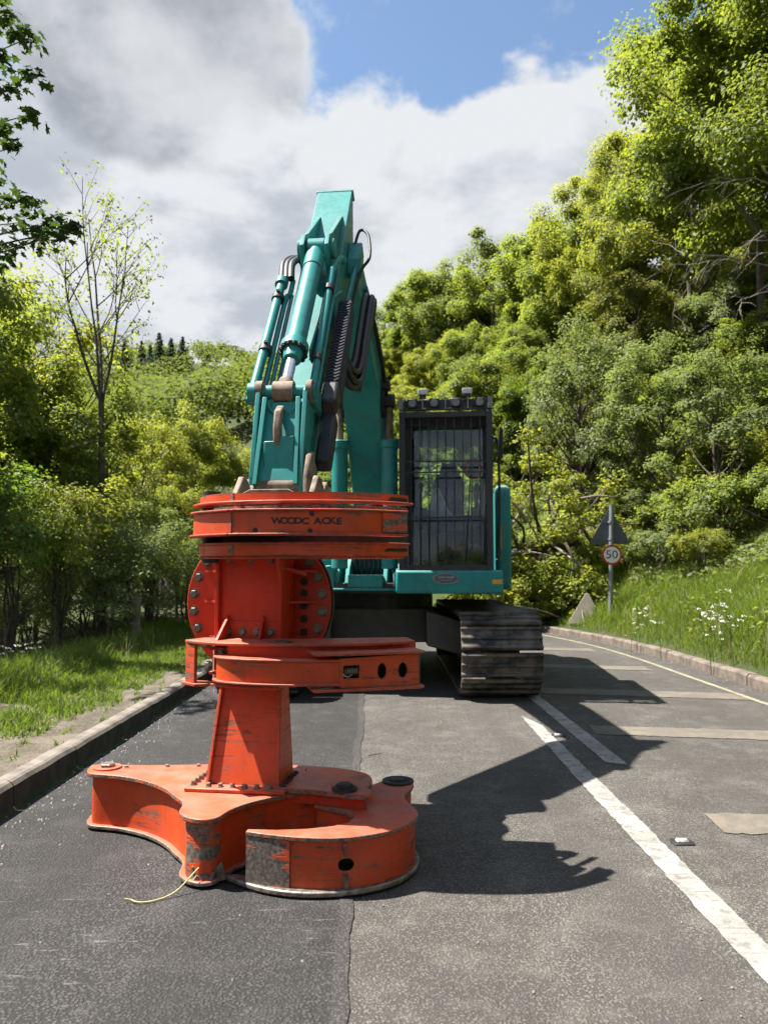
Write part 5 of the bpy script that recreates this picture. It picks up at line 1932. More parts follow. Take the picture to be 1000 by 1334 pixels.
def plant(arch, name, loc, scale, rotz, leaf, label, cat, group=None, bark='bark', sz=1.0, trunk=True, tilt=0.0):
    root = empty(name, loc, label, cat, group)
    root.scale = (scale, scale, scale * sz)
    root.rotation_euler = (tilt, 0, rotz)
    c = bpy.data.objects.new('crown', arch.crown)
    col.objects.link(c)
    c.parent = root
    obj_mat(c, M[leaf])
    if trunk:
        t = bpy.data.objects.new('trunk', arch.trunk)
        col.objects.link(t)
        t.parent = root
        obj_mat(t, M[bark])
    return root


A = {}
A['big1'] = Arch(13, 16, 2.5, 5.6, 230, 520, 0.145, 0.95, 0.22, nl=16)
A['big2'] = Arch(14, 14, 2.0, 4.6, 200, 480, 0.14, 0.85, 0.20, nl=14, lumpy=0.32)
A['near1'] = Arch(11, 9, 1.6, 3.4, 140, 330, 0.135, 0.68, 0.15, nl=22)
A['near2'] = Arch(12, 9, 1.2, 3.1, 140, 320, 0.13, 0.64, 0.14, nl=22, lumpy=0.35)
A['mid1'] = Arch(21, 9, 1.0, 3.3, 100, 460, 0.145, 0.74, 0.16)
A['mid2'] = Arch(22, 9, 1.4, 3.0, 95, 460, 0.14, 0.70, 0.15, lumpy=0.35)
A['mid3'] = Arch(23, 9, 0.8, 3.7, 105, 460, 0.145, 0.76, 0.17, lumpy=0.3)
A['loose'] = Arch(31, 7, 1.0, 2.3, 120, 150, 0.105, 0.50, 0.09, nl=40, lumpy=0.3)
A['loose2'] = Arch(32, 7, 1.4, 2.0, 100, 140, 0.105, 0.46, 0.085, nl=36, stems=2)
A['shrub1'] = Arch(41, 2.4, 0.1, 1.5, 60, 190, 0.085, 0.34, 0.045, stems=4, nl=22)
A['shrub2'] = Arch(42, 2.4, 0.1, 1.7, 70, 170, 0.085, 0.34, 0.045, stems=4, nl=26, lumpy=0.4)
A['shrub3'] = Arch(43, 2.4, 0.0, 1.9, 75, 150, 0.10, 0.36, 0.05, stems=3, nl=30, flat=0.8)
A['thicket'] = Arch(45, 3.4, 0.1, 1.9, 110, 170, 0.062, 0.36, 0.04, stems=5, nl=34)
A['hazel'] = Arch(44, 4.2, 1.9, 1.7, 70, 120, 0.085, 0.42, 0.045, stems=7, nl=30, wob=0.10)


def place(arch, px, py_top, Y, leaf, label, cat='tree', group=None, name='broadleaf_tree', rot=None, wide=1.0, base=None, **kw):
    a = A[arch]
    p = at(px, py_top, Y)
    zg = (ground_z(p.x, Y) if base is None else base) - 0.12
    sc = (p.z - zg) / a.H
    return plant(a, name, (p.x, Y, zg), sc * wide, random.uniform(0, 6.28) if rot is None else rot, leaf, label, cat, group, sz=1 / wide, **kw)


def where(x, y, z):
    """Plain words for the stretch of hillside a plant stands on, as seen in the photograph."""
    px = 500 + 1000 * x / y
    py = 741 - 1000 * (z - EYE) / y
    h = ('behind the excavator boom' if px < 510 else 'above the cab' if px < 590 else 'above the cab roof right corner' if px < 650 else 'just right of the cab' if px < 715 else
         'above the small triangular sign' if px < 775 else 'above the round 50 sign' if px < 830 else 'right of the road signs' if px < 900 else 'towards the right edge' if px < 1000 else 'cut by the right edge')
    v = 'high' if py < 400 else 'midway' if py < 520 else 'low' if py < 620 else 'at the foot'
    return v, h


def build_hillside():
    # the trees that make the skyline on the right, near to far
    place('big1', 1085, -200, 18.0, 'leaf_mid', 'tallest tree at the right edge overhanging the bank', name='sycamore_tree', wide=0.9)
    place('big2', 975, -70, 21.5, 'leaf_mid', 'tall green tree at the top right corner of the hillside', name='sycamore_tree', wide=0.80)
    place('big2', 890, 80, 25.5, 'leaf_lime', 'yellow green tree standing left of the tall top right tree', name='sycamore_tree', wide=0.80, rot=2.0)
    place('big1', 822, 170, 29.5, 'leaf_lime', 'yellow green tree midway up the hillside skyline', name='sycamore_tree', wide=0.8, rot=4.0)
    place('mid1', 755, 248, 34, 'leaf_mid', 'rounded green tree on the skyline above the road sign', name='sycamore_tree', wide=0.85)
    place('mid2', 700, 290, 38, 'leaf_mid', 'green tree on the skyline with a broad tree at its left', wide=0.9)
    place('mid3', 640, 312, 44, 'leaf_mid', 'broad green tree on the skyline right of the cab', wide=0.9)
    place('mid1', 590, 330, 48, 'leaf_mid', 'dark green tree on the skyline directly above the cab', wide=0.9, rot=1.0)
    place('mid2', 545, 362, 52, 'leaf_dark', 'deep green tree on the skyline above the cab roof lights', wide=0.9)
    place('mid3', 500, 395, 58, 'leaf_mid', 'green tree on the skyline just right of the boom', wide=0.9)
    place('mid1', 455, 412, 62, 'leaf_mid', 'green tree showing behind the excavator stick', wide=0.9, rot=3.0)
    # fill on the slope below them
    rng = np.random.default_rng(5)
    lab = {'leaf_mid': 'mid green', 'leaf_lime': 'yellow green', 'leaf_olive': 'olive tinted', 'leaf_dark': 'dark green', 'leaf_grey': 'grey green'}
    cand = []
    tries = 0
    while len(cand) < 95 and tries < 6000:
        tries += 1
        y = rng.uniform(21, 62)
        x = rng.uniform(-6, 0.58 * y)
        s = float(sdist(np.array([x]), np.array([y]))[0])
        if s < 5.5 or s > 45:
            continue
        if any((x - a) ** 2 + (y - b) ** 2 < (1.7 + 0.03 * y) ** 2 for a, b in cand):
            continue
        cand.append((x, y))
    kinds = ['mid1', 'mid2', 'mid3']
    for x, y in sorted(cand, key=lambda q: q[1]):
        lf = rng.choice(['leaf_mid', 'leaf_lime', 'leaf_olive', 'leaf_dark', 'leaf_grey'], p=[0.50, 0.26, 0.10, 0.08, 0.06])
        z = ground_z(x, y)
        # keep under the skyline of the photograph: height limited by the slope above
        h = rng.uniform(4.0, 6.2)
        px = 500 + 1000 * x / y
        sky = np.interp(px, [440, 490, 600, 735, 800, 850, 1100], [430, 400, 330, 275, 190, 60, -300])
        zmax = at(px, sky + 15, y).z
        h = min(h, zmax - z)
        if h < 2.2:
            continue
        plant(A[kinds[int(rng.integers(3))]], 'hillside_tree', (x, y, z - 0.3), h / 9, rng.uniform(0, 6.28), str(lf), '%s tree %s on the wooded hillside, %s' % (lab[str(lf)], *where(x, y, z + h * 0.6)), 'tree', 'trees in the wood on the right hillside', sz=rng.uniform(0.9, 1.15))
    # shrubs along the foot of the slope
        pts = []
    tries = 0
    while len(pts) < 95 and tries < 8000:
        tries += 1
        y = rng.uniform(10.5, 30)
        x = rng.uniform(-2, 0.56 * y + 0.5)
        s = float(sdist(np.array([x]), np.array([y]))[0])
        lo = 3.6 if y < 15 else 2.2
        if s < lo or s > 10:
            continue
        if any((x - a) ** 2 + (y - b) ** 2 < 1.25 ** 2 for a, b in pts):
            continue
        pts.append((x, y))
    for x, y in pts:
        s = float(sdist(np.array([x]), np.array([y]))[0])
        lf = str(rng.choice(['leaf_grey', 'leaf_mid', 'leaf_lime', 'leaf_olive'], p=[0.42, 0.30, 0.20, 0.08]))
        h = rng.uniform(0.9, 1.5) + 0.16 * (s - 2.2)
        plant(A[('shrub1', 'shrub2', 'shrub3')[int(rng.integers(3))]], 'bank_bush', (x, y, ground_z(x, y) - 0.15), h / 2.4 * 1.15, rng.uniform(0, 6.28), lf, '%s bush %s on the bank, %s' % (lab[lf], *where(x, y, ground_z(x, y) + h * 0.6)), 'bush', 'bushes on the bank behind the road signs', sz=0.9)
    # slender tree among the bushes
    place('loose', 752, 405, 21, 'leaf_grey', 'slender loosely leaved tree rising above the bank bushes', name='young_tree', wide=0.75)
    place('loose2', 930, 440, 16.5, 'leaf_grey', 'grey green hawthorn bush high on the bank at right', name='hawthorn_tree', wide=1.1)
    place('loose', 860, 430, 19, 'leaf_grey', 'pale hawthorn below the overhanging bare branches', name='hawthorn_tree', wide=1.0, rot=2.5)


build_hillside()


def build_bare_branches():
    """Dead pale twigs hanging from the tree at the right edge."""
    rng = np.random.default_rng(77)
    base = at(1010, 350, 15.8)
    root = empty('dead_branch', base, 'bare pale dead branches hanging from the right edge tree', 'branch')
    m = MB()
    def twig(p, d, L, r, lev):
        pts = [p]
        q = p.copy()
        dd = d.copy()
        for k in range(5):
            dd = (dd + Vector(rng.normal(size=3)) * 0.16 + Vector((0, 0, -0.05))).normalized()
            q = q + dd * L / 5
            pts.append(q.copy())
        m.tube(pts, [r * (1 - 0.75 * i / 5) for i in range(6)], 5, False)
        if lev:
            for k in range(4):
                i = int(rng.integers(1, 6))
                nd = (dd + Vector(rng.normal(size=3)) * 0.6).normalized()
                twig(pts[i], nd, L * rng.uniform(0.4, 0.7), r * 0.5, lev - 1)
    for px, py, tx, ty in ((1015, 250, 890, 235), (1015, 330, 885, 330), (1015, 350, 870, 380), (1010, 380, 905, 385), (1015, 300, 930, 290)):
        a, b = at(px, py, 15.9), at(tx, ty, 15.2)
        twig(a, (b - a).normalized(), (b - a).length * 0.75, 0.017, 2)
    m.build('branches', M['palebark'], root, smooth=60)


build_bare_branches()


def build_far_wood():
    """The far wooded slopes that close the view, read as one mass."""
    rng = np.random.default_rng(9)
    Ps, Ns, Sz = [], [], []
    C_, R_ = [], []
    n = 0
    while n < 1750:
        y = 46 + 290 * rng.uniform() ** 1.25
        x = rng.uniform(-0.85, 0.30) * y
        s = float(sdist(np.array([x]), np.array([y]))[0])
        if -9 < s < 9 or (s > 0 and y < 60):
            continue
        z = ground_z(x, y)
        h = rng.uniform(4.5, 8.0)
        n += 1
        k = int(26 if y < 120 else 16)
        d = rng.normal(size=(k, 3))
        d /= np.linalg.norm(d, axis=1, keepdims=True)
        d[:, 2] = np.abs(d[:, 2]) * 1.0 - 0.25
        c = np.array([x, y, z + h * 0.5]) + d * np.array([h * 0.5, h * 0.5, h * 0.55]) * rng.uniform(0.6, 1.0, (k, 1))
        P, N = clump_leaves(c, np.full(k, h * 0.2), 9 if y < 120 else 7, rng, 0.7, 0.5, np.array([x, y, z + h * 0.3]))
        Ps.append(P)
        Ns.append(N)
        Sz.append(np.full(len(P), 0.42 if y < 120 else 0.72) * rng.uniform(0.7, 1.3, len(P)))
    P, N, S_ = np.vstack(Ps), np.vstack(Ns), np.concatenate(Sz)
    me = fast_mesh('far_woodland', *leaf_arrays(P, N, S_, rng, 'rhomb', 0.8))
    o = link_mesh('far_woodland', me, M['leaf_far'])
    tag(o, 'distant green wooded hill closing the valley', 'woodland', kind='stuff')


M['leaf_far'] = leaf_mat('far_wood_leaves', (0.066, 0.100, 0.020), (0.112, 0.124, 0.030), (0.24, 0.31, 0.04), 0.6, 0.34)
build_far_wood()


def build_unseen_wood():
    """Unseen trees added behind the camera to lower ambient light and reflections."""
    rng = np.random.default_rng(19)
    Ps, Ns = [], []
    for k in range(64):  # trees added out of view to dim ambient light and windscreen reflection
        if k < 26:
            x, y, z, h = rng.uniform(8.0, 20), rng.uniform(-34, 9), 0, rng.uniform(6, 9)
            if x < 0.62 * y + 3.5:
                continue
        elif k < 48:
            x, y, z, h = rng.uniform(-17, -8.5), rng.uniform(-34, 6), 0, rng.uniform(5, 8)
            if x > -0.62 * y - 3.5:
                continue
        else:
            x, y, z, h = rng.uniform(-9, 9), rng.uniform(-34, -26), 0, rng.uniform(6, 9)
        z = ground_z(x, y)
        c = crown_centres(rng, 50, h * 0.42, h * 0.48, z + h * 0.52)
        c += np.array([x, y, 0])
        P, N = clump_leaves(c, np.full(50, h * 0.11), 22, rng, 0.7, 0.5, np.array([x, y, z + h * 0.3]))
        Ps.append(P)
        Ns.append(N)
    P, N = np.vstack(Ps), np.vstack(Ns)
    me = fast_mesh('unseen_added_woodland', *leaf_arrays(P, N, 0.42 * rng.uniform(0.7, 1.3, len(P)), rng, 'rhomb', 0.8))
    tag(link_mesh('unseen_added_woodland', me, M['leaf_far']), 'unseen woodland added behind the viewpoint', 'woodland', kind='stuff')


build_unseen_wood()


def conifer_arch(seed, H=12.0):
    rng = np.random.default_rng(seed)
    Ps, Ns = [], []
    z = 1.0
    while z < H:
        r = ((H - z) / H) ** 0.8 * 3.0 * rng.uniform(0.7, 1.15) + 0.10
        k = int(8 + r * 24)
        a = rng.uniform(0, 6.28, k)
        q = rng.uniform(0.15, 1.0, k) ** 0.7 * r * rng.uniform(0.75, 1.15)
        Ps.append(np.stack([q * np.cos(a), q * np.sin(a), z - q * 0.28 + rng.normal(size=k) * 0.08], 1))
        Ns.append(np.stack([np.cos(a) * 0.5, np.sin(a) * 0.5, np.ones(k)], 1) + rng.normal(size=(k, 3)) * 0.3)
        z += rng.uniform(0.28, 0.42)
    P, N = np.vstack(Ps), np.vstack(Ns)
    a = Arch.__new__(Arch)
    a.H = H
    a.crown = fast_mesh('crown', *leaf_arrays(P, N, rng.uniform(0.5, 0.9, len(P)), rng, 'rhomb', 0.4))
    m = MB()
    m.tube([(0, 0, -1), (0, 0, H)], [0.2, 0.03], 6, False)
    a.trunk = bpy.data.meshes.new('trunk')
    a.trunk.from_pydata([tuple(v) for v in m.v], [], m.f)
    a.crown.materials.append(M['leaf_conifer'])
    a.trunk.materials.append(M['bark'])
    return a


A['conifer'] = conifer_arch(61)
A['conifer2'] = conifer_arch(62)
for k, (px, py, Y, w) in enumerate([(163, 441, 185, 0.9), (185, 444, 190, 0.8), (208, 433, 182, 1.0), (223, 440, 188, 0.9), (238, 438, 192, 0.85), (196, 449, 186, 0.7)]):
    nm = ['leftmost', 'second', 'tallest', 'fourth', 'rightmost', 'shortest'][k]
    p = at(px, py, Y)
    plant(A['conifer' if k % 2 else 'conifer2'], 'conifer_tree', (p.x, Y, p.z - 16 * w), 16 * w / 12, k * 1.3, 'leaf_conifer', f'{nm} dark conifer in the row on the far skyline', 'conifer', 'dark conifers on the far skyline', sz=1.0)


def build_left_side():
    G = 'trees and bushes along the left verge'
    place('loose2', -45, 300, 14, 'leaf_mid', 'leafy tree at the left edge above the dark undergrowth', wide=0.72, rot=0.5)
    place('near1', 25, 455, 15.5, 'leaf_mid', 'dense dark tree at the left edge behind the grass verge', wide=0.85, rot=1.5)
    place('loose', 20, 345, 17, 'leaf_lime', 'yellow green tree glowing at the left edge below the dark branch', wide=0.9, rot=2.0)
    place('near2', 80, 505, 17, 'leaf_mid', 'dark leafy tree left of the thin sparse tree', wide=0.62, rot=3.2)
    place('loose', 185, 535, 24, 'leaf_lime', 'sunlit yellow green tree behind the thin sparse tree', wide=0.9, rot=0.2)
    place('near1', 255, 530, 27, 'leaf_lime', 'rounded sunlit tree between thin sparse tree and excavator link', wide=0.7, rot=5.1)
    place('mid2', 215, 575, 32, 'leaf_mid', 'green tree behind the rounded sunlit tree', wide=0.9)
    place('mid1', 310, 575, 34, 'leaf_lime', 'sunlit tree just left of the excavator link', wide=0.8)
    place('mid3', 130, 525, 36, 'leaf_lime', 'bright tree far behind the thin sparse tree', wide=0.9)
    place('mid2', 60, 500, 38, 'leaf_mid', 'green tree far behind at the left edge', wide=0.9)
    place('mid1', 355, 550, 46, 'leaf_mid', 'green tree behind the excavator link plates', wide=0.9)
    place('mid3', 265, 550, 52, 'leaf_dark', 'dark green tree at the foot of the far hill', wide=0.9)
    place('near1', -130, 430, 18, 'leaf_mid', 'green tree beyond the left edge of the view', wide=0.8)
    place('mid2', -190, 480, 24, 'leaf_lime', 'yellow green tree beyond the left edge of the view', wide=0.9)
    rng = np.random.default_rng(15)
    for px, py, Y, lf, ar, wd, lb in [
            (20, 640, 11.4, 'leaf_mid', 'hazel', 0.85, 'dark hazel bush with bare stems at the left edge'),
            (85, 620, 12.2, 'leaf_lime', 'hazel', 0.85, 'dark hazel bush with many thin stems beside the verge'),
            (-40, 600, 10.8, 'leaf_syc', 'hazel', 0.9, 'dark hazel bush cut off by the left edge'),
            (140, 665, 13.5, 'leaf_grey', 'thicket', 1.1, 'pale grey green bush left of the wooden post'),
            (200, 690, 14.5, 'leaf_grey', 'thicket', 1.1, 'pale grey green bush behind the wooden post'),
            (245, 700, 15.5, 'leaf_mid', 'thicket', 1.1, 'green bush right of the wooden post'),
            (285, 690, 17.0, 'leaf_lime', 'thicket', 1.1, 'light green bush behind the round flange'),
            (170, 640, 17.5, 'leaf_mid', 'hazel', 0.9, 'green bush with thin stems behind the wooden post'),
            (235, 620, 19.0, 'leaf_lime', 'loose2', 1.0, 'thin stemmed light green tree behind the wooden post'),
            (110, 735, 14.5, 'leaf_mid', 'thicket', 1.1, 'low green bush at the back of the grass verge'),
            (35, 750, 14.0, 'leaf_grey', 'thicket', 1.0, 'low pale bush behind the hazel stems'),
            (15, 690, 18.0, 'leaf_lime', 'thicket', 1.3, 'light green bush far behind the hazel stems at the left edge'),
            (75, 700, 19.0, 'leaf_mid', 'thicket', 1.3, 'mid green bush far behind the hazel stems'),
            (135, 700, 20.0, 'leaf_lime', 'thicket', 1.3, 'light green bush far behind the thin sparse trunk'),
            (195, 705, 21.0, 'leaf_mid', 'thicket', 1.3, 'mid green bush far behind the wooden post'),
            (250, 705, 22.0, 'leaf_lime', 'thicket', 1.3, 'light green bush far left of the round flange'),
            (310, 720, 19.0, 'leaf_mid', 'thicket', 1.2, 'green bush left of the excavator tracks')]:
        place(ar, px, py, Y, lf, lb, 'bush', None, 'verge_bush', wide=wd)


build_left_side()


def build_sparse_tree(name, px, base_py, Y, top_py, label, seed, spread, leaf, leaf_n, fork):
    """A thin upright tree with few leaves: forked limbs and small tufts."""
    rng = np.random.default_rng(seed)
    top = at(px, top_py, Y)
    zg = ground_z(top.x, Y) - 0.1
    root = empty(name, (top.x, Y, zg), label, 'tree')
    o = Vector((top.x, Y, zg))
    H = top.z - zg
    m = MB()
    tips = []

    def limb(p, d, L, r, lev):
        pts = [p]
        q = p.copy()
        dd = d.copy()
        for k in range(6):
            dd = (dd + Vector(rng.normal(size=3)) * 0.07 + Vector((0, 0, 0.07))).normalized()
            q = q + dd * L / 6
            pts.append(q.copy())
        m.tube(pts, [r * (1 - 0.72 * i / 6) for i in range(7)], 6, False)
        tips.append(pts[-1])
        if lev <= 1:
            tips.append(pts[4])
        if lev:
            for k in range(5):
                i = int(rng.integers(2, 6))
                sd = Vector((rng.normal(), rng.normal(), 0)).normalized()
                limb(pts[i], (dd * 0.75 + sd * 0.65).normalized(), L * rng.uniform(0.35, 0.55), r * 0.42, lev - 1)
    zf = H * fork
    trunk = [o, o + Vector((0.05, 0, zf * 0.5)), o + Vector((0, 0, zf))]
    m.tube(smooth_line([tuple(p) for p in trunk], 4), 0.055 * H / 9, 8, False)
    st = o + Vector((0, 0, zf))
    for k, (dx, hh) in enumerate(((0.03, 1.0), (-0.36, 0.78), (0.20, 0.72), (-0.16, 0.88))):
        d = Vector((dx * spread, rng.normal() * 0.15, 1)).normalized()
        limb(st + Vector((0, 0, -0.25 * k)), d, (H - zf) * hh * 0.93, 0.033 * H / 9, 2)
    m.build('trunk', M['bark'], root, smooth=60)
    keep = [np.array(t) - np.array(o) for t in tips if t.z - zg > H * (fork + 0.12)]
    P, N = clump_leaves(keep, np.full(len(keep), 0.22 * H / 9), leaf_n, rng, 0.9, 0.4)
    me = fast_mesh('crown', *leaf_arrays(P, N, 0.075 * H / 9 * rng.uniform(0.7, 1.3, len(P)), rng))
    link_mesh('crown', me, M[leaf], root)


build_sparse_tree('sparse_tree', 140, 650, 15.0, 235, 'tall thin sparsely leaved tree against the clouds at left', 3, 0.72, 'leaf_mid', 6, 0.55)
build_sparse_tree('sparse_tree', 62, 640, 19.0, 352, 'thin sparse tree with dark stems left of the taller one', 8, 0.7, 'leaf_lime', 8, 0.45)


def build_overhang():
    """Sycamore whose trunk stands out of the picture; its lobed leaves hang into the top left corner."""
    rng = np.random.default_rng(4)
    base = Vector((-7.4, 10.6, ground_z(-7.4, 10.6) - 0.1))
    root = empty('overhanging_sycamore', base, 'dark sycamore branches with lobed leaves hanging into the top left corner', 'tree')
    m = MB()
    top = base + Vector((0.3, 0, 10))
    m.tube(smooth_line([tuple(base), tuple(base + Vector((0.1, 0.1, 4))), tuple(top)], 5), [0.26 * (1 - 0.06 * k) for k in range(11)], 10, False)
    seen = [(12, 18, 10.0, .30), (40, 50, 9.9, .30), (8, 75, 10.2, .35), (48, 98, 9.8, .24), (18, 118, 10.0, .30), (40, 150, 9.9, .22), (10, 165, 10.0, .26), (20, 192, 9.9, .20),
            (8, 262, 10.0, .30), (40, 262, 10.1, .26), (30, 290, 9.9, .36), (65, 292, 9.8, .30), (92, 288, 9.8, .22), (108, 298, 9.8, .14), (15, 315, 10.0, .34), (58, 312, 10.0, .26), (4, 338, 10.1, .26), (80, 306, 9.7, .22)]
    cs, rs = [], []
    for px, py, Y, r in seen:
        c = at(px - 4, py, Y)
        cs.append(np.array(c))
        rs.append(r)
    for k in range(46):                                     # the rest of the crown, outside the picture
        c = np.array(base) + np.array([rng.uniform(-2.6, 1.9), rng.uniform(-2.4, 2.6), rng.uniform(3.4, 10.5)])
        if c[0] / c[1] > -0.545:
            continue
        cs.append(c)
        rs.append(rng.uniform(0.4, 0.7))
    for i, c in enumerate(cs):
        c = Vector(c)
        if i >= len(seen) and i % 2:
            continue
        zz = c.z - 0.22 * (c.x - base.x) - 0.1
        st = base + Vector((0.1, 0.05, max(1.5, min(9.5, zz - base.z))))
        mid = (st + c) / 2 + Vector((0, 0, 0.15)) + Vector(rng.normal(size=3)) * 0.08
        m.tube(smooth_line([tuple(st), tuple(mid), tuple(c)], 4), [0.026 * (1 - 0.1 * k) for k in range(9)], 5, False)
    m.build('trunk', M['bark'], root, smooth=60)
    P, N = [], []
    for i, (c, r) in enumerate(zip(cs, rs)):
        p, n = clump_leaves([c], [r], 30 * r / 0.3 if i < len(seen) else 60, rng, 0.65, 0.9)
        P.append(p)
        N.append(n)
    P, N = np.vstack(P) - np.array(base), np.vstack(N)
    V, F = leaf_arrays(P, N, 0.150 * rng.uniform(0.65, 1.25, len(P)), rng, 'lobed')
    me = fast_mesh('crown', V, F)
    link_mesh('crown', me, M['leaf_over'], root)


build_overhang()


def build_fallen_tree():
    """Tree brought down across the road behind the excavator: trunk, broken limbs, its crown still in leaf."""
    rng = np.random.default_rng(23)
    base = Vector((6.2, 20.0, ground_z(6.2, 20.0)))
    root = empty('fallen_tree', base, 'fallen tree in leaf with pale broken limbs blocking the road behind the cab', 'fallen tree')
    m = MB()
    tipx = Vector((0.2, 18.2, 1.4))
    m.tube(smooth_line([tuple(base + Vector((0.8, 0.6, 0.6))), tuple(base + Vector((-1.5, -0.4, 0.1))), tuple(Vector((2.6, 18.9, 1.6))), tuple(tipx)], 4), [0.26 * (1 - 0.06 * k) for k in range(13)], 8, False)
    cs = []
    pl = MB()
    for k in range(75):
        f = rng.uniform(0.0, 1.0)
        s0 = Vector((5.4, 19.2, 2.2)).lerp(tipx, f)
        e = s0 + Vector((rng.normal() * 0.9, rng.normal() * 0.9 - 0.25, rng.uniform(-1.3, 2.3)))
        e.z = max(e.z, 0.15)
        mid = (s0 + e) / 2 + Vector(rng.normal(size=3)) * 0.12
        (pl if k % 3 == 0 else m).tube(smooth_line([tuple(s0), tuple(mid), tuple(e)], 3), [0.045 * (1 - 0.11 * q) for q in range(7)], 5, False)
        if k % 3 != 0 or rng.uniform() < 0.5:
            cs.append(np.array(e))
    for px, py, Y, px2, py2 in ((755, 650, 17.4, 800, 648), (668, 790, 17.0, 730, 805), (660, 720, 17.2, 720, 725), (795, 690, 17.6, 830, 683), (668, 655, 17.5, 700, 700)):
        a, b = at(px, py, Y), at(px2, py2, Y + 0.3)
        pl.tube(smooth_line([tuple(a), tuple((a + b) / 2 + Vector((0, 0, 0.06))), tuple(b)], 3), [0.035 - 0.003 * q for q in range(7)], 6, False)
    m.build('trunk', M['bark'], root, smooth=60)
    pl.build('broken_limb', M['palebark'], root, smooth=60)
    for k in range(85):
        f = rng.uniform()
        s0 = Vector((5.0, 18.9, 1.7)).lerp(tipx, f)
        cs.append(np.array([s0.x + rng.normal() * 0.8, s0.y + rng.normal() * 0.7 - 0.2, max(0.25, s0.z + rng.uniform(-1.5, 1.9))]))
    for k in range(80):                                    # branches pushed down on to the road
        f = rng.uniform()
        cs.append(np.array([rng.uniform(1.6, 5.2), rng.uniform(16.9, 18.6), rng.uniform(0.15, 1.5)]))
    P, N = clump_leaves(cs, rng.uniform(0.22, 0.5, len(cs)), 150, rng, 0.7, 0.5)
    P[:, 2] = np.maximum(P[:, 2], 0.03)
    me = fast_mesh('crown', *leaf_arrays(P - np.array(base), N, 0.10 * rng.uniform(0.6, 1.4, len(P)), rng))
    link_mesh('crown', me, M['leaf_lime'], root)


build_fallen_tree()


def blades(P, h, w, rng, lean=0.35, curve=0.35):
    """Grass blades: two-segment tapering strips."""
    n = len(P)
    a = rng.uniform(0, 6.28, n)
    side = np.stack([np.cos(a), np.sin(a), np.zeros(n)], 1)
    b = rng.uniform(0, 6.28, n)
    ln = np.stack([np.cos(b), np.sin(b), np.zeros(n)], 1) * (rng.uniform(0.1, 1.0, n) * lean)[:, None]
    up = np.array([0, 0, 1.0])
    h = h[:, None]
    w = w[:, None]
    v0 = P - side * w * 0.5
    v1 = P + side * w * 0.5
    mid = P + (up + ln * 0.5) * h * 0.55
    v2 = mid + side * w * 0.42
    v3 = mid - side * w * 0.42
    tip = P + (up * (1 - curve * 0.35) + ln * 1.5) * h
    v4 = tip + side * w * 0.06
    v5 = tip - side * w * 0.06
    V = np.stack([v0, v1, v2, v3, v4, v5], 1).reshape(-1, 3)
    i = np.arange(n)[:, None] * 6
    F = np.vstack([i + np.array([[0, 1, 2, 3]]), i + np.array([[3, 2, 4, 5]])])
    return V, F


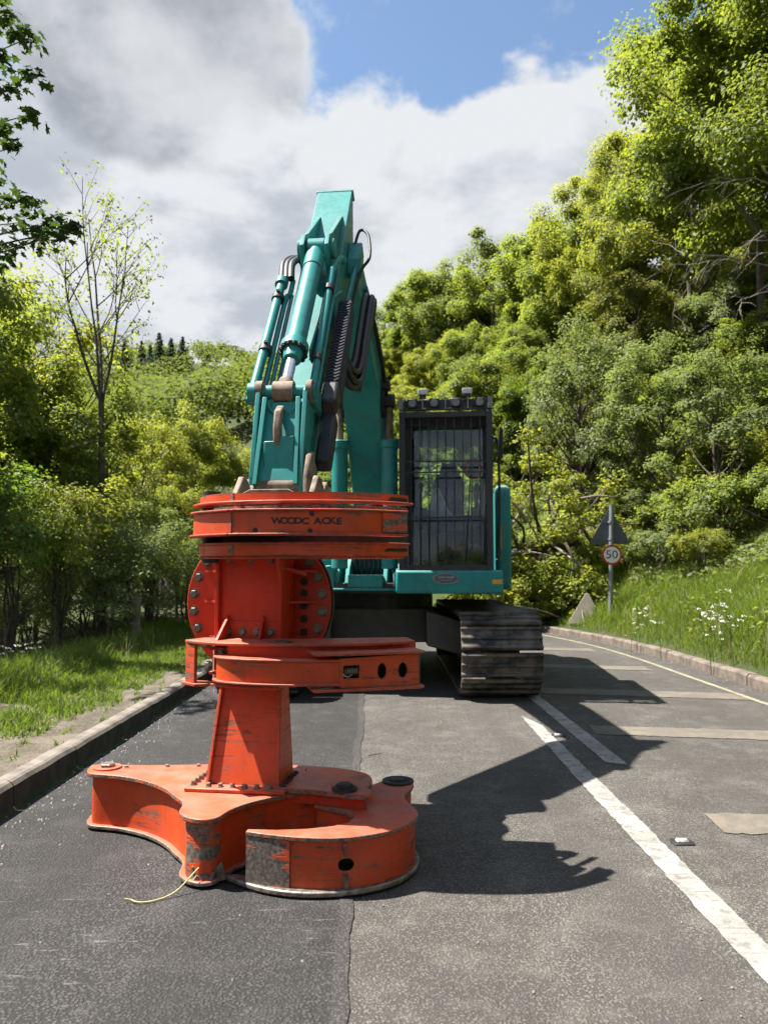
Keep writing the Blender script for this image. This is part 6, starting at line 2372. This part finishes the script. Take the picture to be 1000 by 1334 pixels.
def build_grass():
    rng = np.random.default_rng(31)
    # right bank
    n = 230000
    x = rng.uniform(3.0, 10.5, n)
    y = 5.5 + 15.5 * rng.uniform(0, 1, n) ** 1.15
    s = sdist(x, y)
    patch = np.sin(x * 2.1 + y * 1.3) * np.sin(y * 1.7 - x) * 0.5 + 0.5
    keep = (s > 0.17 + 0.14 * rng.uniform(0, 1, n) ** 2) & (s < 3.4 + 1.2 * rng.uniform(0, 1, n)) & (x / y < 0.60) & (rng.uniform(0, 1, n) < np.clip((s - 0.15) * 2.2, 0.12, 1))
    x, y, s, patch = x[keep], y[keep], s[keep], patch[keep]
    z = hz(x, y) - 0.02
    h = (0.09 + 0.19 * np.clip(s / 1.0, 0, 1)) * rng.uniform(0.55, 1.35, len(x)) * (0.75 + 0.5 * patch)
    V, F = blades(np.stack([x, y, z], 1), h, rng.uniform(0.005, 0.011, len(x)), rng, 0.5)
    me = fast_mesh('bank_grass', V, F)
    tag(link_mesh('bank_grass', me, M['grass']), 'bright green grass on the bank right of the road', 'grass', kind='stuff')
    # left verge
    n = 150000
    x = -2.33 - 7.0 * rng.uniform(0, 1, n) ** 1.1
    y = rng.uniform(3.6, 15.5, n)
    dirt = np.sin(y * 1.9 + 0.7) * 0.5 + np.sin(y * 4.7 + x * 3) * 0.5
    edge = np.minimum(-2.74 + 0.18 * dirt + 0.05 * (y - 5), -2.40)
    gap = (x < -3.28) & (x > -3.62 - 0.08 * dirt) & (y < 7.4)
    keep = (x < edge) & (x / y > -0.60) & ~(gap & (rng.uniform(0, 1, n) < 0.93))
    tuft = (x > edge) & (x < -2.32) & (np.sin(x * 23 + 2) * np.sin(y * 7.3 + 1) > 0.82) & (y > 5)
    keep = keep | tuft
    x, y = x[keep], y[keep]
    nearp = np.clip((-2.8 - x) / 1.2, 0, 1)
    z = np.where(x > -3.75, 0.115, hz(x, y)) - 0.01
    h = (0.07 + 0.27 * np.clip((-3.55 - x) / 0.6, 0, 1) + 0.05 * nearp) * rng.uniform(0.55, 1.4, len(x))
    V, F = blades(np.stack([x, y, z], 1), h, rng.uniform(0.006, 0.014, len(x)), rng, 0.5)
    me = fast_mesh('verge_grass', V, F)
    tag(link_mesh('verge_grass', me, M['grass_dark']), 'shaded long grass on the verge left of the road', 'grass', kind='stuff')
    # dry stalks standing in both verges
    n = 1300
    x = np.concatenate([rng.uniform(4.6, 8.5, n), rng.uniform(-6.0, -3.5, 700)])
    y = np.concatenate([5.5 + 12 * rng.uniform(0, 1, n) ** 1.15, rng.uniform(5.5, 13, 700)])
    s = sdist(x, y)
    k = ((s > 0.35) & (s < 3.8) & (x / y < 0.6)) | (x < -3.4)
    x, y = x[k], y[k]
    V, F = blades(np.stack([x, y, hz(x, y) - 0.02], 1), rng.uniform(0.25, 0.62, len(x)), rng.uniform(0.004, 0.008, len(x)), rng, 0.30)
    tag(link_mesh('dry_stalks', fast_mesh('dry_stalks', V, F), M['straw']), 'straw coloured dry stalks standing in the roadside grass', 'stalks', kind='stuff')
    # low leafy cover under the bushes on both sides
    def cover(name, x, y, lab, size, mat):
        z = hz(x, y) + rng.uniform(0.0, 0.30, len(x))
        N = rng.normal(size=(len(x), 3)) * 0.5 + np.array([0, -0.25, 0.9])
        V, F = leaf_arrays(np.stack([x, y, z], 1), N, size * rng.uniform(0.6, 1.4, len(x)), rng)
        tag(link_mesh(name, fast_mesh(name, V, F), M[mat]), lab, 'undergrowth', kind='stuff')
    n = 120000
    y = 7 + 36 * rng.uniform(0, 1, n) ** 1.3
    x = rng.uniform(-4, 0.62, n) * 1.0
    x = np.where(x < 0, x, x * y)
    x = rng.uniform(-0.05, 0.62, n) * y
    s = sdist(x, y)
    k = (s > 2.4 + 0.7 * np.sin(x * 1.3 + y)) & (s < 26)
    cover('bank_undergrowth', x[k], y[k], 'bramble and ivy covering the right bank under the bushes', 0.11, 'leaf_grey')
    n = 9000
    y = 6 + 12 * rng.uniform(0, 1, n) ** 1.1
    x = 4.5 + 4.5 * rng.uniform(0, 1, n)
    s = sdist(x, y)
    k = (s > 0.5) & (s < 3.2) & (x / y < 0.6) & (np.sin(x * 4.1 + 1) * np.sin(y * 2.7) > 0.25)
    cover('bank_weeds', x[k], y[k], 'broad leaved weeds among the grass on the right bank', 0.085, 'leaf_mid')
    n = 70000
    y = 8 + 26 * rng.uniform(0, 1, n) ** 1.2
    x = -rng.uniform(0.16, 0.85, n) * y
    s = sdist(x, y)
    k = (s < -10.2 - 0.5 * np.sin(y * 1.7)) & (s > -40)
    cover('verge_undergrowth', x[k], y[k], 'low leafy undergrowth behind the left grass verge', 0.11, 'leaf_mid')


build_grass()


def build_parsley():
    rng = np.random.default_rng(55)
    meshes = []
    for v in range(3):
        st = MB()
        P, N = [], []
        st.tube([(0, 0, -0.05), (0.02, 0.01, 0.3), (0.03, 0.0, 0.55)], [0.006, 0.005, 0.003], 5)
        for k in range(3):
            a = rng.uniform(0, 6.28)
            e = Vector((0.12 * math.cos(a), 0.12 * math.sin(a), 0.58 + rng.uniform(-0.12, 0.06)))
            st.tube([(0.02, 0, 0.34 + 0.03 * k), tuple(e)], [0.003, 0.002], 4)
            for q in range(12):
                P.append(np.array(e) + np.array([rng.normal() * 0.02, rng.normal() * 0.02, rng.normal() * 0.008]))
                N.append(np.array([0, 0, 1.0]) + rng.normal(size=3) * 0.35)
        sm = bpy.data.meshes.new('stem')
        sm.from_pydata([tuple(p) for p in st.v], [], st.f)
        sm.materials.append(M['grass'])
        fm = fast_mesh('flower_head', *leaf_arrays(np.array(P), np.array(N), rng.uniform(0.012, 0.022, len(P)), rng, 'rhomb', 0.9))
        fm.materials.append(M['petal'])
        meshes.append((sm, fm))
    def put(x, y, sc, lab, grp):
        root = empty('cow_parsley', (x, y, ground_z(x, y) if x > -3.7 and x < 5 or x > 0 else ground_z(x, y)), lab, 'wildflower', grp)
        root.scale = (sc, sc, sc)
        root.rotation_euler = (0, 0, rng.uniform(0, 6.28))
        for nm, me in zip(('stem', 'flower_head'), meshes[int(rng.integers(3))]):
            o = bpy.data.objects.new(nm, me)
            col.objects.link(o)
            o.parent = root
            if nm == 'flower_head':
                tag(o, kind='stuff')
    for px, py, Y in ((827, 812, 13.2), (832, 806, 13.4), (820, 826, 12.8), (860, 827, 12.0), (843, 810, 13.2), (915, 800, 11.2), (918, 822, 10.8), (930, 806, 11.1), (937, 798, 11.3), (943, 806, 11.0), (949, 813, 10.8),
                      (932, 790, 11.6), (940, 776, 12.0), (962, 808, 10.6), (925, 838, 10.3), (928, 826, 10.6), (955, 840, 10.0), (938, 825, 10.6), (950, 805, 11.0)):
        p = at(px, py, Y)
        # stand it where the bank passes under that place
        x, y = p.x, Y
        put(x, y, random.uniform(0.8, 1.15), 'white cow parsley flowering in the grass on the right bank', 'cow parsley on the right bank')
    for px, Y in ((35, 9.4), (22, 9.0), (14, 9.3), (45, 9.7), (48, 8.2)):
        put((px - 500) / 1000 * Y, Y, 0.9, 'white cow parsley flowering in the shaded left verge', 'cow parsley on the left verge')


build_parsley()

# ------------------------------------------------------------------ signs, post and small things
def build_signs():
    x, y = 4.72, 16.1
    g = ground_z(x, y)
    root = empty('road_sign', (x, y, g), 'grey pole carrying a round 50 sign under a dark triangular sign back', 'road sign')
    lean = Vector((0.06, 0, 0))
    top = Vector((x, y, 2.74)) + lean
    MB().cyl((x - 0.02, y, g - 0.3), top, 0.045, 18).build('pole', M['galv'], root, smooth=30)
    c = Vector((x + 0.03, y - 0.06, 1.69))
    r = 0.21
    d = [c + Vector((r * math.cos(a), 0, r * math.sin(a))) for a in [2 * math.pi * k / 40 for k in range(40)]]
    pl = MB().slab(d, (0, 0.006, 0)).build('speed_plate', M['signred'], root)
    d = [c + Vector((r * 0.80 * math.cos(a), -0.003, r * 0.80 * math.sin(a))) for a in [2 * math.pi * k / 40 for k in range(40)]]
    MB().slab(d, (0, 0.002, 0)).build('speed_field', M['white'], pl)
    me = text_mesh('50', 0.245, 0.0008)
    me.materials.append(M['black'])
    # thicken the figures a little
    o = link_mesh('figures', me, None, pl)
    o.matrix_local = Matrix.Translation(-Vector(root.location)) @ frame(c + Vector((-0.004, -0.0042, 0)), (1, 0, 0), (0, 0, 1)) @ Matrix.Diagonal((1.08, 1.0, 1, 1))
    tri = [(-0.42, 1.955), (-0.415, 1.93), (-0.40, 1.92), (0.40, 1.92), (0.415, 1.93), (0.42, 1.955), (0.025, 2.66), (0.0, 2.675), (-0.025, 2.66)]
    tp = MB().slab([(x + 0.03 + a, y + 0.055, z) for a, z in tri], (0, 0.006, 0)).build('triangular_plate', M['signback'], root, bevel=0.002)
    m = MB()
    m.box((x + 0.03, y + 0.045, 2.02), (0.62, 0.015, 0.035)).box((x + 0.03, y + 0.045, 2.38), (0.26, 0.015, 0.035))
    m.box((x + 0.03, y + 0.048, 1.932), (0.80, 0.012, 0.012))
    m.build_each('stiffening_channel', M['signback'], tp)
    m = MB()
    for z in (2.02, 2.38, 1.78, 1.60):
        m.ring((x + 0.03, y, z - 0.02), (x + 0.03, y, z + 0.02), 0.053, 0.045, 18)
    m.build('clip', M['galv'], root)
    # temporary triangular sign standing on the verge, seen from behind
    x, y = 4.30, 16.5
    root = empty('temporary_sign', (x, y, 0.0), 'low beige backed triangular temporary sign leaning by the kerb', 'road sign')
    q = lambda a, z, dy=0.0: Vector((x + a + z * 0.10, y + dy + z * 0.22, z))
    tri = [(-0.38, 0.27), (-0.385, 0.235), (-0.355, 0.215), (0.355, 0.20), (0.385, 0.215), (0.375, 0.25), (0.04, 0.86), (0.0, 0.88), (-0.04, 0.86)]
    tp = MB().slab([q(a, z) for a, z in tri], (0, 0.012, 0)).build('sign_plate', M['tempback'], root, bevel=0.003)
    m = MB()
    m.slab([q(-0.37, 0.212, -0.02), q(0.37, 0.197, -0.02), q(0.37, 0.225, -0.02), q(-0.37, 0.24, -0.02)], (0, 0.02, 0))
    m.build('bottom_rail', M['mudsteel'], tp)
    m = MB()
    m.cyl(q(-0.32, 0.22), Vector((x - 0.34, y - 0.02, 0.01)), 0.014, 8).cyl(q(0.32, 0.21), Vector((x + 0.34, y - 0.02, 0.01)), 0.014, 8)
    m.cyl(q(-0.10, 0.5, -0.01), Vector((x - 0.10, y - 0.32, 0.02)), 0.014, 8)
    m.build('leg', M['mudsteel'], root)


build_signs()


def build_post():
    y = 12.6
    x = (178 - 500) / 1000 * y
    g = ground_z(x, y)
    zt = at(178, 778, y).z
    root = empty('wooden_post', (x, y, g), 'weathered wooden post standing in the left verge', 'post')
    m = MB()
    n = 12
    lv = 7
    vs, fs = [], []
    for k in range(lv):
        z = g - 0.3 + (zt - g + 0.3) * k / (lv - 1)
        for j in range(n):
            a = 2 * math.pi * j / n
            r = 0.075 * (1 + 0.07 * math.sin(3 * a + 1) + random.uniform(-0.03, 0.03))
            vs.append((x + r * math.cos(a) + 0.004 * k, y + r * math.sin(a), z + (0.012 * math.sin(a + 1) if k == lv - 1 else 0)))
    for k in range(lv - 1):
        for j in range(n):
            fs.append((k * n + j, k * n + (j + 1) % n, (k + 1) * n + (j + 1) % n, (k + 1) * n + j))
    fs.append(tuple((lv - 1) * n + j for j in range(n)))
    m.add(vs, fs)
    m.build('shaft', M['wood'], root, smooth=50)
    m = MB()
    m.cyl((x - 0.078, y - 0.02, zt - 0.12), (x - 0.10, y - 0.02, zt - 0.12), 0.006, 6)
    m.build('staple', M['steel'], root)


build_post()


def stud(px, py, label):
    a, b = (px - 500) / 1000, (667 - py) / 1000
    d = Vector((a, math.cos(PITCH) - b * math.sin(PITCH), math.sin(PITCH) + b * math.cos(PITCH)))
    k = -EYE / d.z
    x, y = d.x * k, d.y * k
    root = empty('road_stud', (x, y, 0), label, 'road stud', 'reflective studs along the centre line')
    m = MB()
    m.prism([(x - 0.05, y - 0.045), (x + 0.05, y - 0.045), (x + 0.06, y), (x + 0.05, y + 0.045), (x - 0.05, y + 0.045), (x - 0.06, y)], -0.01, 0.009)
    m.build('housing', M['dark'], root, bevel=0.006)
    m = MB()
    m.prism([(x - 0.034, y - 0.022), (x + 0.034, y - 0.022), (x + 0.034, y + 0.022), (x - 0.034, y + 0.022)], 0.008, 0.022, [(x - 0.026, y - 0.012), (x + 0.026, y - 0.012), (x + 0.026, y + 0.012), (x - 0.026, y + 0.012)])
    m.build('pad', M['studpad'], root, bevel=0.004)


stud(888, 1098, 'reflective road stud right of the white line, nearest the camera')
stud(727, 959, 'reflective road stud between the two white lines')


def build_twine():
    pts = [(-0.80, 3.50, 0.10), (-0.83, 3.455, 0.075), (-0.88, 3.40, 0.03), (-0.93, 3.36, 0.012), (-0.985, 3.325, 0.010), (-1.03, 3.318, 0.012), (-1.06, 3.33, 0.016), (-1.085, 3.325, 0.022)]
    m = MB().tube(smooth_line(pts, 6), 0.0032, 7)
    o = m.build('twine', M['rope'], None, smooth=60, origin=(-0.93, 3.36, 0))
    tag(o, 'short length of yellow twine trailing from the felling head prong', 'twine')


build_twine()


def build_bits():
    """Loose grit, twigs and leaf scraps on the road."""
    rng = np.random.default_rng(71)
    m = MB()
    def pebble(x, y, r, z=0.004):
        k = 6
        vs = [(x + r * math.cos(a) * rng.uniform(0.7, 1.2), y + r * math.sin(a) * rng.uniform(0.7, 1.2), z) for a in [2 * math.pi * j / k for j in range(k)]]
        vs += [(x + 0.5 * (v[0] - x), y + 0.5 * (v[1] - y), z + r * rng.uniform(0.5, 0.9)) for v in vs]
        m.add(vs, [(j, (j + 1) % k, k + (j + 1) % k, k + j) for j in range(k)] + [tuple(range(k, 2 * k))])
    for k in range(420):
        y = rng.uniform(2.4, 9.0)
        x = -2.13 + abs(rng.normal()) * 0.16
        pebble(x, y, rng.uniform(0.003, 0.011))
    for k in range(260):
        y = rng.uniform(2.3, 8.0)
        pebble(rng.uniform(-2.1, 3.6), y, rng.uniform(0.002, 0.007))
    for k in range(160):
        y = rng.uniform(5.5, 16)
        s0 = 4.33 - abs(rng.normal()) * 0.15
        pebble(s0, y, rng.uniform(0.004, 0.012))
    o = m.build('road_grit', M['stone'], None)
    tag(o, 'loose grit scattered on the road and along the kerbs', 'grit', kind='stuff')
    for k, (px, py, L, a, lb) in enumerate(((488, 986, 0.10, 0.5, 'small dark twig on the road behind the cutting jaw'), (455, 880, 0.2, 0.2, 'thin dark twig on the road under the lower arm'))):
        pa, pb = (px - 500) / 1000, (667 - py) / 1000
        d = Vector((pa, math.cos(PITCH) - pb * math.sin(PITCH), math.sin(PITCH) + pb * math.cos(PITCH)))
        q = -EYE / d.z
        x, y = d.x * q, d.y * q
        t = MB().tube(smooth_line([(x - L / 2, y - 0.02, 0.012), (x, y + 0.01, 0.016), (x + L / 2, y + a * 0.1, 0.012)], 4), [0.004, 0.004, 0.0038, 0.0035, 0.0035, 0.003, 0.003, 0.0025, 0.002], 5)
        tag(t.build('twig', M['bark'], None, smooth=60, origin=(x, y, 0)), lb, 'twig')


build_bits()


def settle_labels():
    """Where two plants of one group ended up with the same words, say which is nearer."""
    same = {}
    for o in scene.objects:
        if o.parent is None and o.get('label') and o.get('category') in ('tree', 'bush'):
            same.setdefault(o['label'], []).append(o)
    for lab, obs in same.items():
        if len(obs) < 2:
            continue
        obs.sort(key=lambda o: o.location.y)
        words = {2: ['nearer', 'farther'], 3: ['nearest', 'middle', 'farthest']}.get(len(obs)) or ['nearest', 'second nearest', 'third nearest', 'fourth nearest', 'fifth nearest', 'sixth nearest', 'seventh nearest', 'eighth nearest', 'ninth nearest'][:len(obs) - 1] + ['farthest']
        for o, w in zip(obs, words):
            o['label'] = lab + ', ' + w


settle_labels()
